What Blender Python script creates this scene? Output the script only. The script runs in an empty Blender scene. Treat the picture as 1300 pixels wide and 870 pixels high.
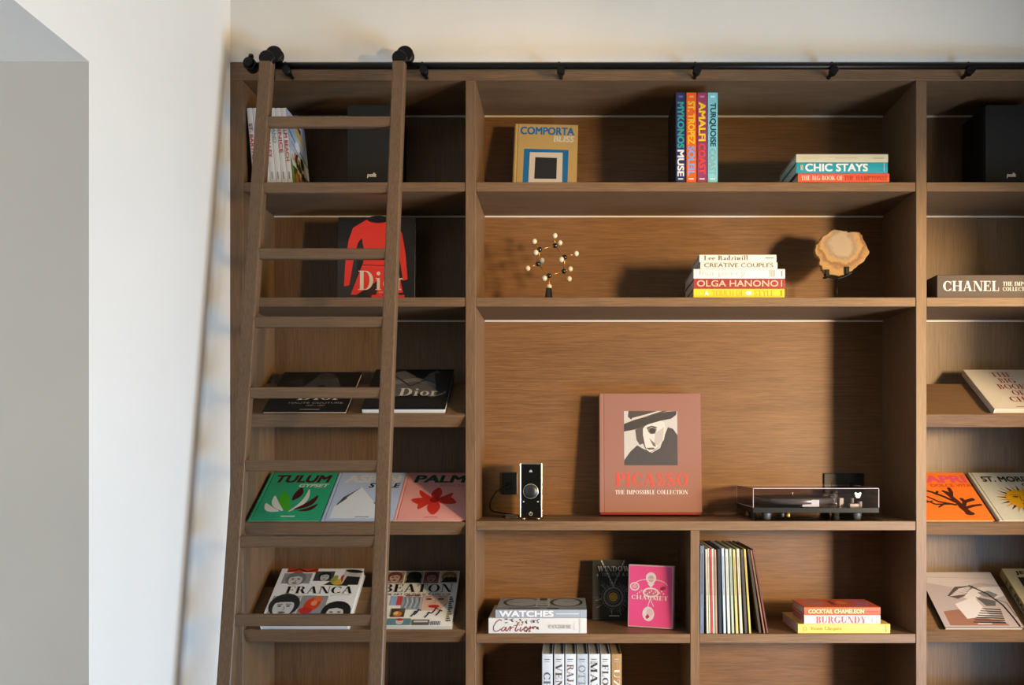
import bpy, bmesh, math, random
from mathutils import Matrix, Vector
random.seed(7)
scene = bpy.context.scene
COL = scene.collection

# ------------------------------------------------------------------ frame of measure
# lengths are taken in units of one photo pixel on the bookcase's front plane
K = 0.0029                 # metres per unit
D = 1136.0                 # camera distance to the front plane, in units
VX, VY = 722.0, 575.0      # principal point of the (shifted) lens
EYE = 1.40                 # eye height in metres

def S(t): return D / (D + t)
def V(x, t, z): return Vector((x * K, t * K, EYE + z * K))
def XX(px, t=0.0): return (px - VX) / S(t)
def ZZ(py, t=0.0): return (VY - py) / S(t)

# ------------------------------------------------------------------ camera
cam_d = bpy.data.cameras.new('camera')
cam = bpy.data.objects.new('camera', cam_d); COL.objects.link(cam)
cam_d.sensor_width = 36.0
cam_d.lens = 36.0 * D / 1300.0
cam_d.shift_x = -(VX - 650.0) / 1300.0
cam_d.shift_y = (VY - 435.0) / 1300.0
cam_d.clip_start = 0.05
cam.location = (0, -D * K, EYE)
cam.rotation_euler = (math.radians(90), 0, 0)
scene.camera = cam

# ------------------------------------------------------------------ world, lights, exposure
vs = scene.view_settings
vs.view_transform = 'Standard'; vs.look = 'None'; vs.gamma = 1.0
vs.use_curve_mapping = False
vs.exposure = 0.0
scene.display_settings.display_device = 'sRGB'

world = bpy.data.worlds.new('world'); scene.world = world
world.use_nodes = True
bg = world.node_tree.nodes['Background']

def area(name, loc, target, shape, sx, sy, power, color):
    l = bpy.data.lights.new(name, 'AREA'); l.shape = shape
    l.size = sx
    if shape in ('RECTANGLE', 'ELLIPSE'): l.size_y = sy
    l.energy = power; l.color = color
    o = bpy.data.objects.new(name, l); COL.objects.link(o)
    o.location = loc
    d = Vector(target) - Vector(loc)
    o.rotation_euler = d.to_track_quat('-Z', 'Y').to_euler()
    return o
# warm sunlight thrown back into the room from outside the side opening
LA, LL, LH, LW = (0.82, 0.57, 0.30), (0.54, 1.02, 1.66), (0.82, 0.575, 0.235), (1.3, 1.15, 0.8)
def glow(name, loc, target, shape, sx, sy, power, c, spread=180):
    k = max(c); o = area(name, loc, target, shape, sx, sy, power * k, tuple(v / k for v in c) if k else c)
    o.data.spread = math.radians(spread)
glow('sunlit_glow', V(1333, -1412, 100), V(0, 60, 70), 'ELLIPSE', 0.62, 0.74, 640, LA)
# cool daylight through the low part of the opening, warmer light from the facades across through its upper part
glow('low_daylight', V(900, -560, -300), V(-430, -430, -300), 'RECTANGLE', 1.3, 1.0, 100, LL)
glow('high_daylight', V(900, -560, 80), V(-430, -430, 80), 'RECTANGLE', 1.3, 0.9, 100, LH)
bg.inputs['Color'].default_value = LW + (1,)
bg.inputs['Strength'].default_value = 0.10

# ------------------------------------------------------------------ helpers
def lin(c):
    c = c / 255.0
    return c / 12.92 if c <= 0.04045 else ((c + 0.055) / 1.055) ** 2.4
def rgb(c): return (lin(c[0]), lin(c[1]), lin(c[2]), 1.0)

_M = {}
def paint(c, rough=0.45, metal=0.0, spec=0.4, var=0.06, scale=60.0, coat=0.0):
    """plain coloured finish with a faint procedural mottling"""
    key = (tuple(c), rough, metal, spec, var, scale, coat)
    if key in _M: return _M[key]
    m = bpy.data.materials.new('finish_%d_%d_%d' % tuple(int(x) for x in c))
    m.use_nodes = True
    nt = m.node_tree; p = nt.nodes['Principled BSDF']
    tc = nt.nodes.new('ShaderNodeTexCoord'); n = nt.nodes.new('ShaderNodeTexNoise')
    n.inputs['Scale'].default_value = scale; n.inputs['Detail'].default_value = 3
    mx = nt.nodes.new('ShaderNodeMix'); mx.data_type = 'RGBA'
    a = rgb(c)
    if metal < .3: a = (a[0] * .66, a[1] * .70, a[2] * .76, 1)      # printed stock, never as bright as bare paper white
    mx.inputs['A'].default_value = tuple(v * (1 - var) for v in a[:3]) + (1,)
    mx.inputs['B'].default_value = tuple(min(1, v * (1 + var)) for v in a[:3]) + (1,)
    nt.links.new(tc.outputs['Object'], n.inputs['Vector'])
    nt.links.new(n.outputs['Fac'], mx.inputs['Factor'])
    nt.links.new(mx.outputs['Result'], p.inputs['Base Color'])
    p.inputs['Roughness'].default_value = rough
    p.inputs['Metallic'].default_value = metal
    p.inputs['Specular IOR Level'].default_value = spec
    p.inputs['Coat Weight'].default_value = coat
    _M[key] = m
    return m

def wood(name, axis, dark, light, rough=0.48):
    """stained oak with the grain running along one axis"""
    m = bpy.data.materials.new(name); m.use_nodes = True
    nt = m.node_tree; p = nt.nodes['Principled BSDF']; L = nt.links.new
    tc = nt.nodes.new('ShaderNodeTexCoord'); oi = nt.nodes.new('ShaderNodeObjectInfo')
    mul = nt.nodes.new('ShaderNodeMath'); mul.operation = 'MULTIPLY'; mul.inputs[1].default_value = 37.0
    L(oi.outputs['Random'], mul.inputs[0])
    add = nt.nodes.new('ShaderNodeVectorMath'); add.operation = 'ADD'
    L(tc.outputs['Object'], add.inputs[0]); L(mul.outputs[0], add.inputs[1])
    def mapped(long, cross):
        mp = nt.nodes.new('ShaderNodeMapping')
        s = [cross] * 3; s[axis] = long
        mp.inputs['Scale'].default_value = s
        L(add.outputs[0], mp.inputs['Vector']); return mp
    def noise(mp, scale, detail, rg=0.6):
        n = nt.nodes.new('ShaderNodeTexNoise'); n.inputs['Scale'].default_value = scale
        n.inputs['Detail'].default_value = detail; n.inputs['Roughness'].default_value = rg
        L(mp.outputs[0], n.inputs['Vector']); return n
    fine = noise(mapped(0.035, 1.0), 260.0, 4, 0.7)
    broad = noise(mapped(0.12, 1.0), 16.0, 5, 0.6)
    mx = nt.nodes.new('ShaderNodeMix'); mx.data_type = 'FLOAT'; mx.inputs['Factor'].default_value = 0.27
    L(fine.outputs['Fac'], mx.inputs['A']); L(broad.outputs['Fac'], mx.inputs['B'])
    cr = nt.nodes.new('ShaderNodeValToRGB')
    cr.color_ramp.elements[0].position = 0.30; cr.color_ramp.elements[0].color = rgb(dark)
    cr.color_ramp.elements[1].position = 0.70; cr.color_ramp.elements[1].color = rgb(light)
    L(mx.outputs['Result'], cr.inputs['Fac'])
    L(cr.outputs['Color'], p.inputs['Base Color'])
    p.inputs['Roughness'].default_value = rough
    p.inputs['Specular IOR Level'].default_value = 0.35
    b = nt.nodes.new('ShaderNodeBump'); b.inputs['Strength'].default_value = 0.12; b.inputs['Distance'].default_value = 0.002
    L(fine.outputs['Fac'], b.inputs['Height']); L(b.outputs['Normal'], p.inputs['Normal'])
    return m

WD, WL = (78, 60, 44), (121, 94, 68)
WOOD_X = wood('stained_oak_level_grain', 0, WD, WL)
WOOD_Z = wood('stained_oak_upright_grain', 2, WD, WL)
BACK_Z = wood('stained_oak_back_upright_grain', 2, (74, 57, 42), (112, 88, 64))
BACK_X = wood('stained_oak_back_level_grain', 0, (80, 56, 34), (122, 87, 54))
LADDER = wood('ladder_oak', 2, (80, 61, 45), (120, 93, 67))
LADDER_X = wood('ladder_oak_rung', 0, (80, 61, 45), (120, 93, 67))

def plaster(name, c, var=0.05):
    m = bpy.data.materials.new(name); m.use_nodes = True
    nt = m.node_tree; p = nt.nodes['Principled BSDF']; L = nt.links.new
    tc = nt.nodes.new('ShaderNodeTexCoord')
    n = nt.nodes.new('ShaderNodeTexNoise'); n.inputs['Scale'].default_value = 2.2; n.inputs['Detail'].default_value = 6
    L(tc.outputs['Object'], n.inputs['Vector'])
    mx = nt.nodes.new('ShaderNodeMix'); mx.data_type = 'RGBA'
    a = rgb(c)
    mx.inputs['A'].default_value = tuple(v * (1 - var) for v in a[:3]) + (1,)
    mx.inputs['B'].default_value = tuple(min(1, v * (1 + var)) for v in a[:3]) + (1,)
    L(n.outputs['Fac'], mx.inputs['Factor']); L(mx.outputs['Result'], p.inputs['Base Color'])
    p.inputs['Roughness'].default_value = 0.85; p.inputs['Specular IOR Level'].default_value = 0.2
    n2 = nt.nodes.new('ShaderNodeTexNoise'); n2.inputs['Scale'].default_value = 14; n2.inputs['Detail'].default_value = 4
    L(tc.outputs['Object'], n2.inputs['Vector'])
    b = nt.nodes.new('ShaderNodeBump'); b.inputs['Strength'].default_value = 0.08; b.inputs['Distance'].default_value = 0.01
    L(n2.outputs['Fac'], b.inputs['Height']); L(b.outputs['Normal'], p.inputs['Normal'])
    return m

def tag(o, label=None, cat=None, group=None, kind=None):
    if label: o['label'] = label
    if cat: o['category'] = cat
    if group: o['group'] = group
    if kind: o['kind'] = kind
    return o

def thing(name, M, label, cat, group=None):
    o = bpy.data.objects.new(name, None); COL.objects.link(o)
    o.empty_display_size = 0.05
    o.matrix_world = M
    _MW[o.name] = M.copy()
    return tag(o, label, cat, group)
_MW = {}

def mobj(name, bm_or_mesh, mats, parent=None, label=None, smooth=False):
    if isinstance(bm_or_mesh, bmesh.types.BMesh):
        me = bpy.data.meshes.new(name); bm_or_mesh.to_mesh(me); bm_or_mesh.free()
    else: me = bm_or_mesh
    me.name = name
    for m in (mats if isinstance(mats, (list, tuple)) else [mats]): me.materials.append(m)
    if smooth:
        for p in me.polygons: p.use_smooth = True
    o = bpy.data.objects.new(name, me); COL.objects.link(o)
    if parent: o.parent = parent
    if label: o['label'] = label
    return o

def bm_box(bm, x0, y0, z0, x1, y1, z1, bevel=0.0, seg=1):
    vs_ = [bm.verts.new(p) for p in ((x0,y0,z0),(x1,y0,z0),(x1,y1,z0),(x0,y1,z0),(x0,y0,z1),(x1,y0,z1),(x1,y1,z1),(x0,y1,z1))]
    fs = [bm.faces.new([vs_[i] for i in q]) for q in ((3,2,1,0),(4,5,6,7),(0,1,5,4),(1,2,6,5),(2,3,7,6),(3,0,4,7))]
    if bevel > 0:
        es = list({e for f in fs for e in f.edges})
        bmesh.ops.bevel(bm, geom=es, offset=bevel, segments=seg, affect='EDGES', profile=0.5)

def bm_prism(bm, pts, z0, z1, axis='z', bevel=0.0):
    """extrude a 2D outline; axis z: pts are x,y; axis y: pts are x,z; axis x: pts are y,z"""
    def mk(p, h):
        if axis == 'z': return (p[0], p[1], h)
        if axis == 'y': return (p[0], h, p[1])
        return (h, p[0], p[1])
    a = [bm.verts.new(mk(p, z0)) for p in pts]; b = [bm.verts.new(mk(p, z1)) for p in pts]
    fs = [bm.faces.new(a), bm.faces.new(list(reversed(b)))]
    n = len(pts)
    for i in range(n): fs.append(bm.faces.new((a[i], b[i], b[(i+1) % n], a[(i+1) % n])))
    bmesh.ops.recalc_face_normals(bm, faces=fs)
    if bevel > 0:
        es = list(set(fs[0].edges) | set(fs[1].edges))
        bmesh.ops.bevel(bm, geom=es, offset=bevel, segments=1, affect='EDGES')

def bm_tube(bm, p0, p1, r0, r1=None, n=16, cap=True):
    p0, p1 = Vector(p0), Vector(p1); r1 = r0 if r1 is None else r1
    d = (p1 - p0).normalized()
    a = d.orthogonal().normalized(); b = d.cross(a)
    A, B = [], []
    for i in range(n):
        w = 2 * math.pi * i / n; o = a * math.cos(w) + b * math.sin(w)
        A.append(bm.verts.new(p0 + o * r0)); B.append(bm.verts.new(p1 + o * r1))
    fs = [bm.faces.new((A[i], A[(i+1) % n], B[(i+1) % n], B[i])) for i in range(n)]
    if cap: fs += [bm.faces.new(list(reversed(A))), bm.faces.new(B)]
    bmesh.ops.recalc_face_normals(bm, faces=fs)

def bm_lathe(bm, prof, c, axis='z', n=24):
    """prof: list of (radius, height) along axis"""
    c = Vector(c); rings = []
    for r, h in prof:
        ring = []
        for i in range(n):
            w = 2 * math.pi * i / n; u, v = r * math.cos(w), r * math.sin(w)
            q = (u, v, h) if axis == 'z' else ((u, h, v) if axis == 'y' else (h, u, v))
            ring.append(bm.verts.new(c + Vector(q)))
        rings.append(ring)
    fs = []
    for a, b in zip(rings, rings[1:]):
        for i in range(n): fs.append(bm.faces.new((a[i], a[(i+1) % n], b[(i+1) % n], b[i])))
    fs.append(bm.faces.new(list(reversed(rings[0])))); fs.append(bm.faces.new(rings[-1]))
    bmesh.ops.recalc_face_normals(bm, faces=fs)

def bm_ball(bm, c, r, u=16, v=10):
    bmesh.ops.create_uvsphere(bm, u_segments=u, v_segments=v, radius=r, matrix=Matrix.Translation(c))

def bm_path(bm, pts, r, n=8):
    pts = [Vector(p) for p in pts]
    for a, b in zip(pts, pts[1:]): bm_tube(bm, a, b, r, n=n)

def scaled(bm): bmesh.ops.scale(bm, vec=(K, K, K), verts=bm.verts); return bm

# ------------------------------------------------------------------ lettering
_FC = {}
def sans_polys(text, bold):
    key = (text, bold)
    if key in _FC: return _FC[key]
    cu = bpy.data.curves.new('lettering', 'FONT'); cu.body = text; cu.size = 1.0
    cu.offset = bold; cu.resolution_u = 3
    ob = bpy.data.objects.new('lettering', cu)
    me = bpy.data.meshes.new_from_object(ob)
    out = [[(me.vertices[i].co.x, me.vertices[i].co.y) for i in p.vertices] for p in me.polygons]
    bpy.data.objects.remove(ob); bpy.data.curves.remove(cu); bpy.data.meshes.remove(me)
    _FC[key] = out
    return out

ST, HR = 0.20, 0.045        # thick stem and hairline of the modern serif face
def _rect(a, b, c, d): return [(a, b), (c, b), (c, d), (a, d)]
def _ring(cx, cy, rx, ry, a0, a1, st, hr, n=20):
    out = []
    for i in range(n):
        w0 = math.radians(a0 + (a1 - a0) * i / n); w1 = math.radians(a0 + (a1 - a0) * (i + 1) / n)
        f = lambda w, k: (cx + (rx - k * st) * math.cos(w), cy + (ry - k * hr) * math.sin(w))
        out.append([f(w0, 0), f(w1, 0), f(w1, 1), f(w0, 1)])
    return out
def _stem(x, h=1.0, w=ST, s=0.09, y0=0.0):
    return [_rect(x, y0, x + w, h), _rect(x - s, y0, x + w + s, y0 + HR), _rect(x - s, h - HR, x + w + s, h)]
def _diag(x0, y0, x1, y1, w): return [(x0 - w/2, y0), (x0 + w/2, y0), (x1 + w/2, y1), (x1 - w/2, y1)]
def _sf(x, y, w=0.13): return _rect(x - w, y, x + w, y + HR)
def serif_glyph(c):
    t = HR; T = 1 - HR
    if c == 'A': return [_diag(.12,0,.40,1,t*1.3), _diag(.72,0,.42,1,ST), _rect(.22,.3,.62,.3+t), _sf(.12,0,.11), _sf(.72,0,.17)], .92
    if c == 'B': return _stem(.09) + _ring(.36,.76,.30,.24,-90,90,ST*.95,t) + _ring(.38,.27,.34,.27,-90,90,ST,t) + [_rect(.2,T,.37,1), _rect(.2,.5,.4,.5+t), _rect(.2,0,.4,t)], .78
    if c == 'C': return _ring(.46,.5,.42,.5,42,318,ST,t) + [_rect(.74,.62,.78,.97), _rect(.74,.03,.78,.3)], .86
    if c == 'D': return _stem(.09) + _ring(.38,.5,.44,.5,-90,90,ST,t) + [_rect(.2,T,.39,1), _rect(.2,0,.39,t)], .9
    if c == 'E': return _stem(.09) + [_rect(.2,T,.66,1), _rect(.2,0,.70,t), _rect(.2,.5,.5,.5+t), _rect(.62,.72,.66,1), _rect(.66,0,.70,.3), _rect(.48,.38,.52,.65)], .78
    if c == 'F': return _stem(.09) + [_rect(.2,T,.66,1), _rect(.2,.48,.5,.48+t), _rect(.62,.70,.66,1), _rect(.48,.36,.52,.63)], .72
    if c == 'G': return _ring(.46,.5,.42,.5,42,318,ST,t) + [_rect(.74,.62,.78,.97), _rect(.66,.03,.66+ST,.42), _rect(.56,.40,.94,.40+t)], .98
    if c == 'H': return _stem(.09) + _stem(.66) + [_rect(.2,.49,.7,.49+t)], .98
    if c == 'I': return _stem(.09), .42
    if c == 'J': return [_rect(.26,.2,.46,1), _rect(.15,T,.56,1)] + _ring(.25,.2,.21,.22,180,360,ST,t) , .6
    if c == 'K': return _stem(.09) + [_diag(.30,.42,.72,1,t*1.3), _diag(.76,0,.42,.56,ST), _sf(.72,T,.12), _sf(.76,0,.16)], .94
    if c == 'L': return _stem(.09) + [_rect(.2,0,.66,t), _rect(.62,0,.66,.36)], .74
    if c == 'M': return [_rect(.12,0,.12+t,1), _diag(.5,0,.2,1,ST), _diag(.5,0,.80,1,t), _rect(.76,0,.76+ST,1), _sf(.14,0,.13), _sf(.86,0,.19), _sf(.12,T,.1), _sf(.88,T,.17)], 1.1
    if c == 'N': return [_rect(.12,0,.12+t,1), _diag(.74,0,.2,1,ST), _rect(.78,0,.78+t,1), _sf(.14,0,.13), _sf(.80,T,.13), _sf(.12,T,.1)], .94
    if c == 'O': return _ring(.48,.5,.44,.5,0,360,ST,t,32), .96
    if c == 'P': return _stem(.09) + _ring(.37,.73,.33,.27,-90,90,ST,t) + [_rect(.2,T,.38,1), _rect(.2,.46,.38,.46+t)], .76
    if c == 'Q': return _ring(.48,.5,.44,.5,0,360,ST,t,32) + [_diag(.72,-.22,.5,.06,ST)], .96
    if c == 'R': return _stem(.09) + _ring(.37,.75,.31,.25,-90,90,ST,t) + [_rect(.2,T,.38,1), _rect(.2,.5,.38,.5+t), _diag(.72,0,.48,.52,ST), _sf(.74,0,.13)], .88
    if c == 'S': return _ring(.34,.74,.28,.26,20,270,ST*.85,t) + _ring(.34,.27,.30,.27,-160,90,ST*.85,t) + [_rect(.58,.68,.62,.98), _rect(.04,.02,.08,.32), _diag(.44,.38,.22,.62,ST)], .70
    if c == 'T': return _stem(.3) + [_rect(.03,T,.77,1), _rect(.03,.68,.07,1), _rect(.73,.68,.77,1)], .8
    if c == 'U': return [_rect(.09,.3,.09+ST,1), _rect(.0,T,.38,1), _rect(.72,.3,.72+t,1), _rect(.62,T,.86,1)] + _ring(.425,.32,.335,.32,180,360,ST*.8,t), .9
    if c == 'V': return [_diag(.44,0,.16,1,ST), _diag(.44,0,.72,1,t*1.3), _sf(.16,T,.17), _sf(.72,T,.12)], .86
    if c == 'W': return [_diag(.38,0,.16,1,ST), _diag(.38,0,.6,1,t*1.2), _diag(.82,0,.58,1,ST), _diag(.82,0,1.04,1,t*1.2), _sf(.16,T,.17), _sf(1.04,T,.12), _sf(.58,T,.15)], 1.2
    if c == 'X': return [_diag(.7,0,.16,1,ST), _diag(.12,0,.68,1,t*1.3), _sf(.16,T,.16), _sf(.7,0,.16), _sf(.12,0,.12), _sf(.68,T,.12)], .88
    if c == 'Y': return [_rect(.34,0,.34+ST,.46), _diag(.44,.42,.16,1,ST), _diag(.46,.42,.72,1,t*1.3), _sf(.44,0,.2), _sf(.16,T,.16), _sf(.72,T,.12)], .88
    if c == 'Z': return [_diag(.16,0,.6,1,ST), _rect(.08,T,.68,1), _rect(.06,0,.70,t), _rect(.08,.7,.12,1), _rect(.66,0,.70,.3)], .78
    if c == '&': return _ring(.36,.76,.2,.24,0,360,ST*.7,t) + _ring(.36,.28,.32,.28,60,330,ST,t) + [_diag(.74,0,.26,.66,ST)], .88
    if c == '.': return [_rect(.06,0,.22,.16)], .3
    if c == ',': return [_rect(.06,-.12,.18,.14)], .3
    if c == "'": return [_rect(.06,.75,.16,1)], .25
    x = .62; q = ST * .8
    if c == 'o': return _ring(.32,x/2,.29,x/2,0,360,q,t,24), .64
    if c == 'i': return [_rect(.1,0,.1+q,x), _rect(.02,0,.34,t), _rect(.02,x-t,.2,x)] + _ring(.18,.86,.1,.1,0,360,.1,.1,12), .38
    if c == 'l': return [_rect(.1,0,.1+q,1.05), _rect(.02,0,.34,t), _rect(.02,1.01,.2,1.05)], .38
    if c == 'r': return [_rect(.1,0,.1+q,x), _rect(.02,0,.36,t), _rect(.02,x-t,.2,x)] + _ring(.36,x-.17,.14,.17,40,150,.1,t), .52
    if c == 'e': return _ring(.3,x/2,.27,x/2,0,320,q,t) + [_rect(.1,x*.52,.52,x*.52+t)], .6
    if c == 'a': return [_rect(.32,.02,.32+q,.45), _rect(.42,0,.56,t)] + _ring(.27,.44,.21,.18,10,160,q*.8,t) + _ring(.26,.17,.2,.18,60,330,q,t), .6
    if c == 'd': return [_rect(.40,0,.40+q,1.05), _rect(.3,1.01,.42,1.05), _rect(.5,0,.66,t)] + _ring(.30,x/2,.26,x/2,50,310,q,t), .7
    if c == 'z': return [_diag(.12,0,.4,x,q), _rect(.06,x-t,.48,x), _rect(.04,0,.5,t)], .56
    if c == 'w': return [_diag(.26,0,.1,x,q), _diag(.26,0,.42,x,t), _diag(.58,0,.42,x,q), _diag(.58,0,.74,x,t), _rect(.0,x-t,.24,x), _rect(.66,x-t,.84,x)], .84
    return [], .4

def serif_polys(text):
    out = []; x = 0
    for c in text:
        g, adv = serif_glyph(c)
        for p in g: out.append([(a + x, b) for a, b in p])
        x += adv + 0.03
    return out

class Print:
    """flat printed shapes, in units, in the plane of a cover or a spine"""
    def __init__(s): s.items = []; s.n = 0
    def poly(s, pts, c): s.n += 1; s.items.append(([list(pts)], c, s.n)); return s
    def polys(s, ps, c): s.n += 1; s.items.append((ps, c, s.n)); return s
    def rect(s, a, b, c_, d, c): return s.poly(_rect(a, b, c_, d), c)
    def ell(s, cx, cy, rx, ry, c, rot=0, n=22):
        k = math.radians(rot); co, si = math.cos(k), math.sin(k); P = []
        for i in range(n):
            w = 2 * math.pi * i / n; x, y = rx * math.cos(w), ry * math.sin(w)
            P.append((cx + x * co - y * si, cy + x * si + y * co))
        return s.poly(P, c)
    def ring(s, cx, cy, rx, ry, w, c, a0=0, a1=360, n=28): return s.polys(_ring(cx, cy, rx, ry, a0, a1, w, w, n), c)
    def line(s, pts, w, c, w1=None):
        P = []; w1 = w if w1 is None else w1; n = len(pts) - 1
        for i, (a, b) in enumerate(zip(pts, pts[1:])):
            dx, dy = b[0] - a[0], b[1] - a[1]; l = math.hypot(dx, dy) or 1; nx, ny = -dy / l / 2, dx / l / 2
            wa = w + (w1 - w) * i / n; wb = w + (w1 - w) * (i + 1) / n
            ex, ey = dx / l * wa * .2, dy / l * wa * .2
            P.append([(a[0] - ex + nx * wa, a[1] - ey + ny * wa), (b[0] + ex + nx * wb, b[1] + ey + ny * wb),
                      (b[0] + ex - nx * wb, b[1] + ey - ny * wb), (a[0] - ex - nx * wa, a[1] - ey - ny * wa)])
        return s.polys(P, c)
    def leaf(s, a, b, w, c, bend=0.0, n=10):
        ax, ay = a; bx, by = b; dx, dy = bx - ax, by - ay; L_ = []; R_ = []
        for i in range(n + 1):
            f = i / n; o = bend * math.sin(math.pi * f); h = w / 2 * math.sin(math.pi * min(1, f * .92 + .04)) ** .8
            L_.append((ax + dx * f - dy * (o) - dy / math.hypot(dx, dy) * h, ay + dy * f + dx * o + dx / math.hypot(dx, dy) * h))
            R_.append((ax + dx * f - dy * (o) + dy / math.hypot(dx, dy) * h, ay + dy * f + dx * o - dx / math.hypot(dx, dy) * h))
        return s.poly(L_ + R_[::-1], c)
    def text(s, t, a, b, c_, d, c, serif=False, bold=0.0, slant=0.0):
        if serif: ps = serif_polys(t)
        else:
            base = sans_polys(t, 0.0 if bold > .008 else bold); ps = base
            if bold > .008:       # heavier weights by repeating the outline sideways
                ps = [[(x + dx * bold, y + dy * bold) for x, y in p] for dx, dy in ((0, 0), (-1, .7), (1, .7), (-1, -.7), (1, -.7)) for p in base]
        if slant: ps = [[(x + y * slant, y) for x, y in p] for p in ps]
        xs = [x for p in ps for x, _ in p]; ys = [y for p in ps for _, y in p]
        x0, x1, y0, y1 = min(xs), max(xs), min(ys), max(ys)
        f = lambda x, y: (a + (x - x0) / (x1 - x0) * (c_ - a), b + (y - y0) / (y1 - y0) * (d - b))
        s.n += 1; s.items.append(([[f(x, y) for x, y in p] for p in ps], c, s.n, len(base) if (not serif) else len(ps))); s.n += 2; return s
    def face(s, cx, cy, w, h, skin, hair, lip=None, eye=(30, 26, 24), tilt=0):
        s.ell(cx, cy + h * .12, w * .62, h * .58, hair)
        s.ell(cx, cy, w * .42, h * .48, skin)
        s.poly([(cx - w*.42, cy + h*.2), (cx - w*.3, cy + h*.52), (cx + w*.35, cy + h*.52), (cx + w*.42, cy + h*.2), (cx + w*.1, cy + h*.34)], hair)
        for k in (-1, 1):
            s.ell(cx + k * w * .18, cy + h * .06, w * .09, h * .035, eye)
            s.line([(cx + k * w * .07, cy + h * .15), (cx + k * w * .28, cy + h * .16)], h * .03, eye)
        s.line([(cx + w*.03, cy + h*.05), (cx + w*.06, cy - h*.12), (cx - w*.03, cy - h*.13)], w * .03, tuple(int(v * .6) for v in skin))
        s.ell(cx, cy - h * .25, w * .15, h * .05, lip or eye)
        return s
    def build(s, f, name, parent, eps=0.012):
        plain = [i for i in s.items if not (len(i) > 3)]
        if plain: s.mesh(plain, f, name, parent, eps)
        for i in s.items:
            if len(i) > 3: s.mesh([i], f, 'lettering', parent, eps)
    def mesh(s, items, f, name, parent, eps):
        verts, faces, mi, mats = [], [], [], []
        for it in items:
            ps, c, l = it[:3]; run = it[3] if len(it) > 3 else 10 ** 9
            m = paint(c, 0.5, var=0.03)
            if m not in mats: mats.append(m)
            for j, p in enumerate(ps):
                k = len(verts); h = 0.05 + eps * (l + j // run) + 0.003 * (j % 4)
                for q in p: verts.append(Vector(f(q[0], q[1], h)) * K)
                faces.append(list(range(k, k + len(p)))); mi.append(mats.index(m))
        me = bpy.data.meshes.new(name); me.from_pydata(verts, [], faces); me.update()
        for p, i in zip(me.polygons, mi): p.material_index = i
        return mobj(name, me, mats, parent)

# ------------------------------------------------------------------ books
def frame(o, ex, ey, ez):
    M = Matrix.Identity(4)
    for i, v in enumerate((ex, ey, ez, o)):
        M[0][i], M[1][i], M[2][i] = v[0], v[1], v[2]
    return M
PAGE = (226, 216, 198)

def book(label, M, W, H, T, col, page=PAGE, spine_col=None, cover=None, spine=None, back=None, cat='book', group=None, name='book', rough=0.42, groove=True, coat=0.0):
    r = thing(name, M, label, cat, group)
    b = min(1.0, T * 0.2)
    g = [(5.2, 0), (4.4, b * .55), (3.6, b * .55), (2.8, 0)] if (groove and T > 3) else []
    pts = [(W, 0)] + g + [(0.7, 0), (0, 0.8), (-0.25, T / 2), (0, T - .8), (0.7, T), (W, T), (W, T - b), (b, T - b), (b, b), (W, b)]
    bm = bmesh.new(); bm_prism(bm, pts, 0, H); scaled(bm)
    mobj('cover', bm, paint(col, rough, coat=coat, var=0.03), r)
    if spine_col:
        bm = bmesh.new(); bm_box(bm, -0.55, 0.9, 0.05, -0.28, T - 0.9, H - 0.05); scaled(bm)
        mobj('spine', bm, paint(spine_col, rough, var=0.03), r)
    bm = bmesh.new(); bm_box(bm, b, b, 1.0, W - 1.2, T - b, H - 1.0); scaled(bm)
    mobj('pages', bm, paint(page, 0.8, var=0.12, scale=400), r)
    if cover: cover.build(lambda u, v, l: (u, -l, v), 'cover_print', r)
    if spine: spine.build(lambda u, v, l: (-0.55 - l, T - v, H - u), 'spine_print', r)
    return r

AX, AY, AZ = Vector((1, 0, 0)), Vector((0, 1, 0)), Vector((0, 0, 1))
def stand_face(x, t, z, lean=0.0, yaw=0.0, roll=0.0, thick=0.0):
    z += thick * math.sin(math.radians(lean))
    """front cover to the room; x,t,z = its lower left front corner; lean = top goes back"""
    R = Matrix.Rotation(math.radians(yaw), 3, 'Z') @ Matrix.Rotation(math.radians(-lean), 3, 'X') @ Matrix.Rotation(math.radians(roll), 3, 'Y')
    return frame(V(x, t, z), R @ AX, R @ AY, R @ AZ)
def stand_spine(xr, t, z, tilt=0.0):
    """spine to the room, upright; xr = right edge; tilt = top goes left"""
    R = Matrix.Rotation(math.radians(-tilt), 3, 'Y')
    return frame(V(xr, t, z), R @ AY, R @ -AX, R @ AZ)
def lie_spine(xr, t, ztop, yaw=0.0):
    R = Matrix.Rotation(math.radians(yaw), 3, 'Z')
    return frame(V(xr, t, ztop), R @ AY, -AZ, R @ -AX)

# ================================================================== THE SETTING
XL, XR = -430.0, 753.0              # left and right wall planes
ZF = -EYE / K                       # floor
ZTOP = 496.0                        # top of the bookcase
ZC = 690.0                          # ceiling
TNEAR = -1560.0                     # near end of the room
ZO = 351.0                          # head of the side openings
PL = plaster('warm_white_plaster', (226, 220, 210))

def struct(name, boxes, mat):
    bm = bmesh.new()
    for b_ in boxes: bm_box(bm, *b_)
    bmesh.ops.scale(bm, vec=(K, K, K), verts=bm.verts)
    bmesh.ops.translate(bm, vec=(0, 0, EYE), verts=bm.verts)
    return tag(mobj(name, bm, mat), kind='structure')

struct('wall_back', [(XL - 120, 1, ZTOP + .6, XR + 120, 140, ZC), (XL - 120, 126.5, ZF, XR + 120, 140, ZTOP + .6)], PL)
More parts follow.
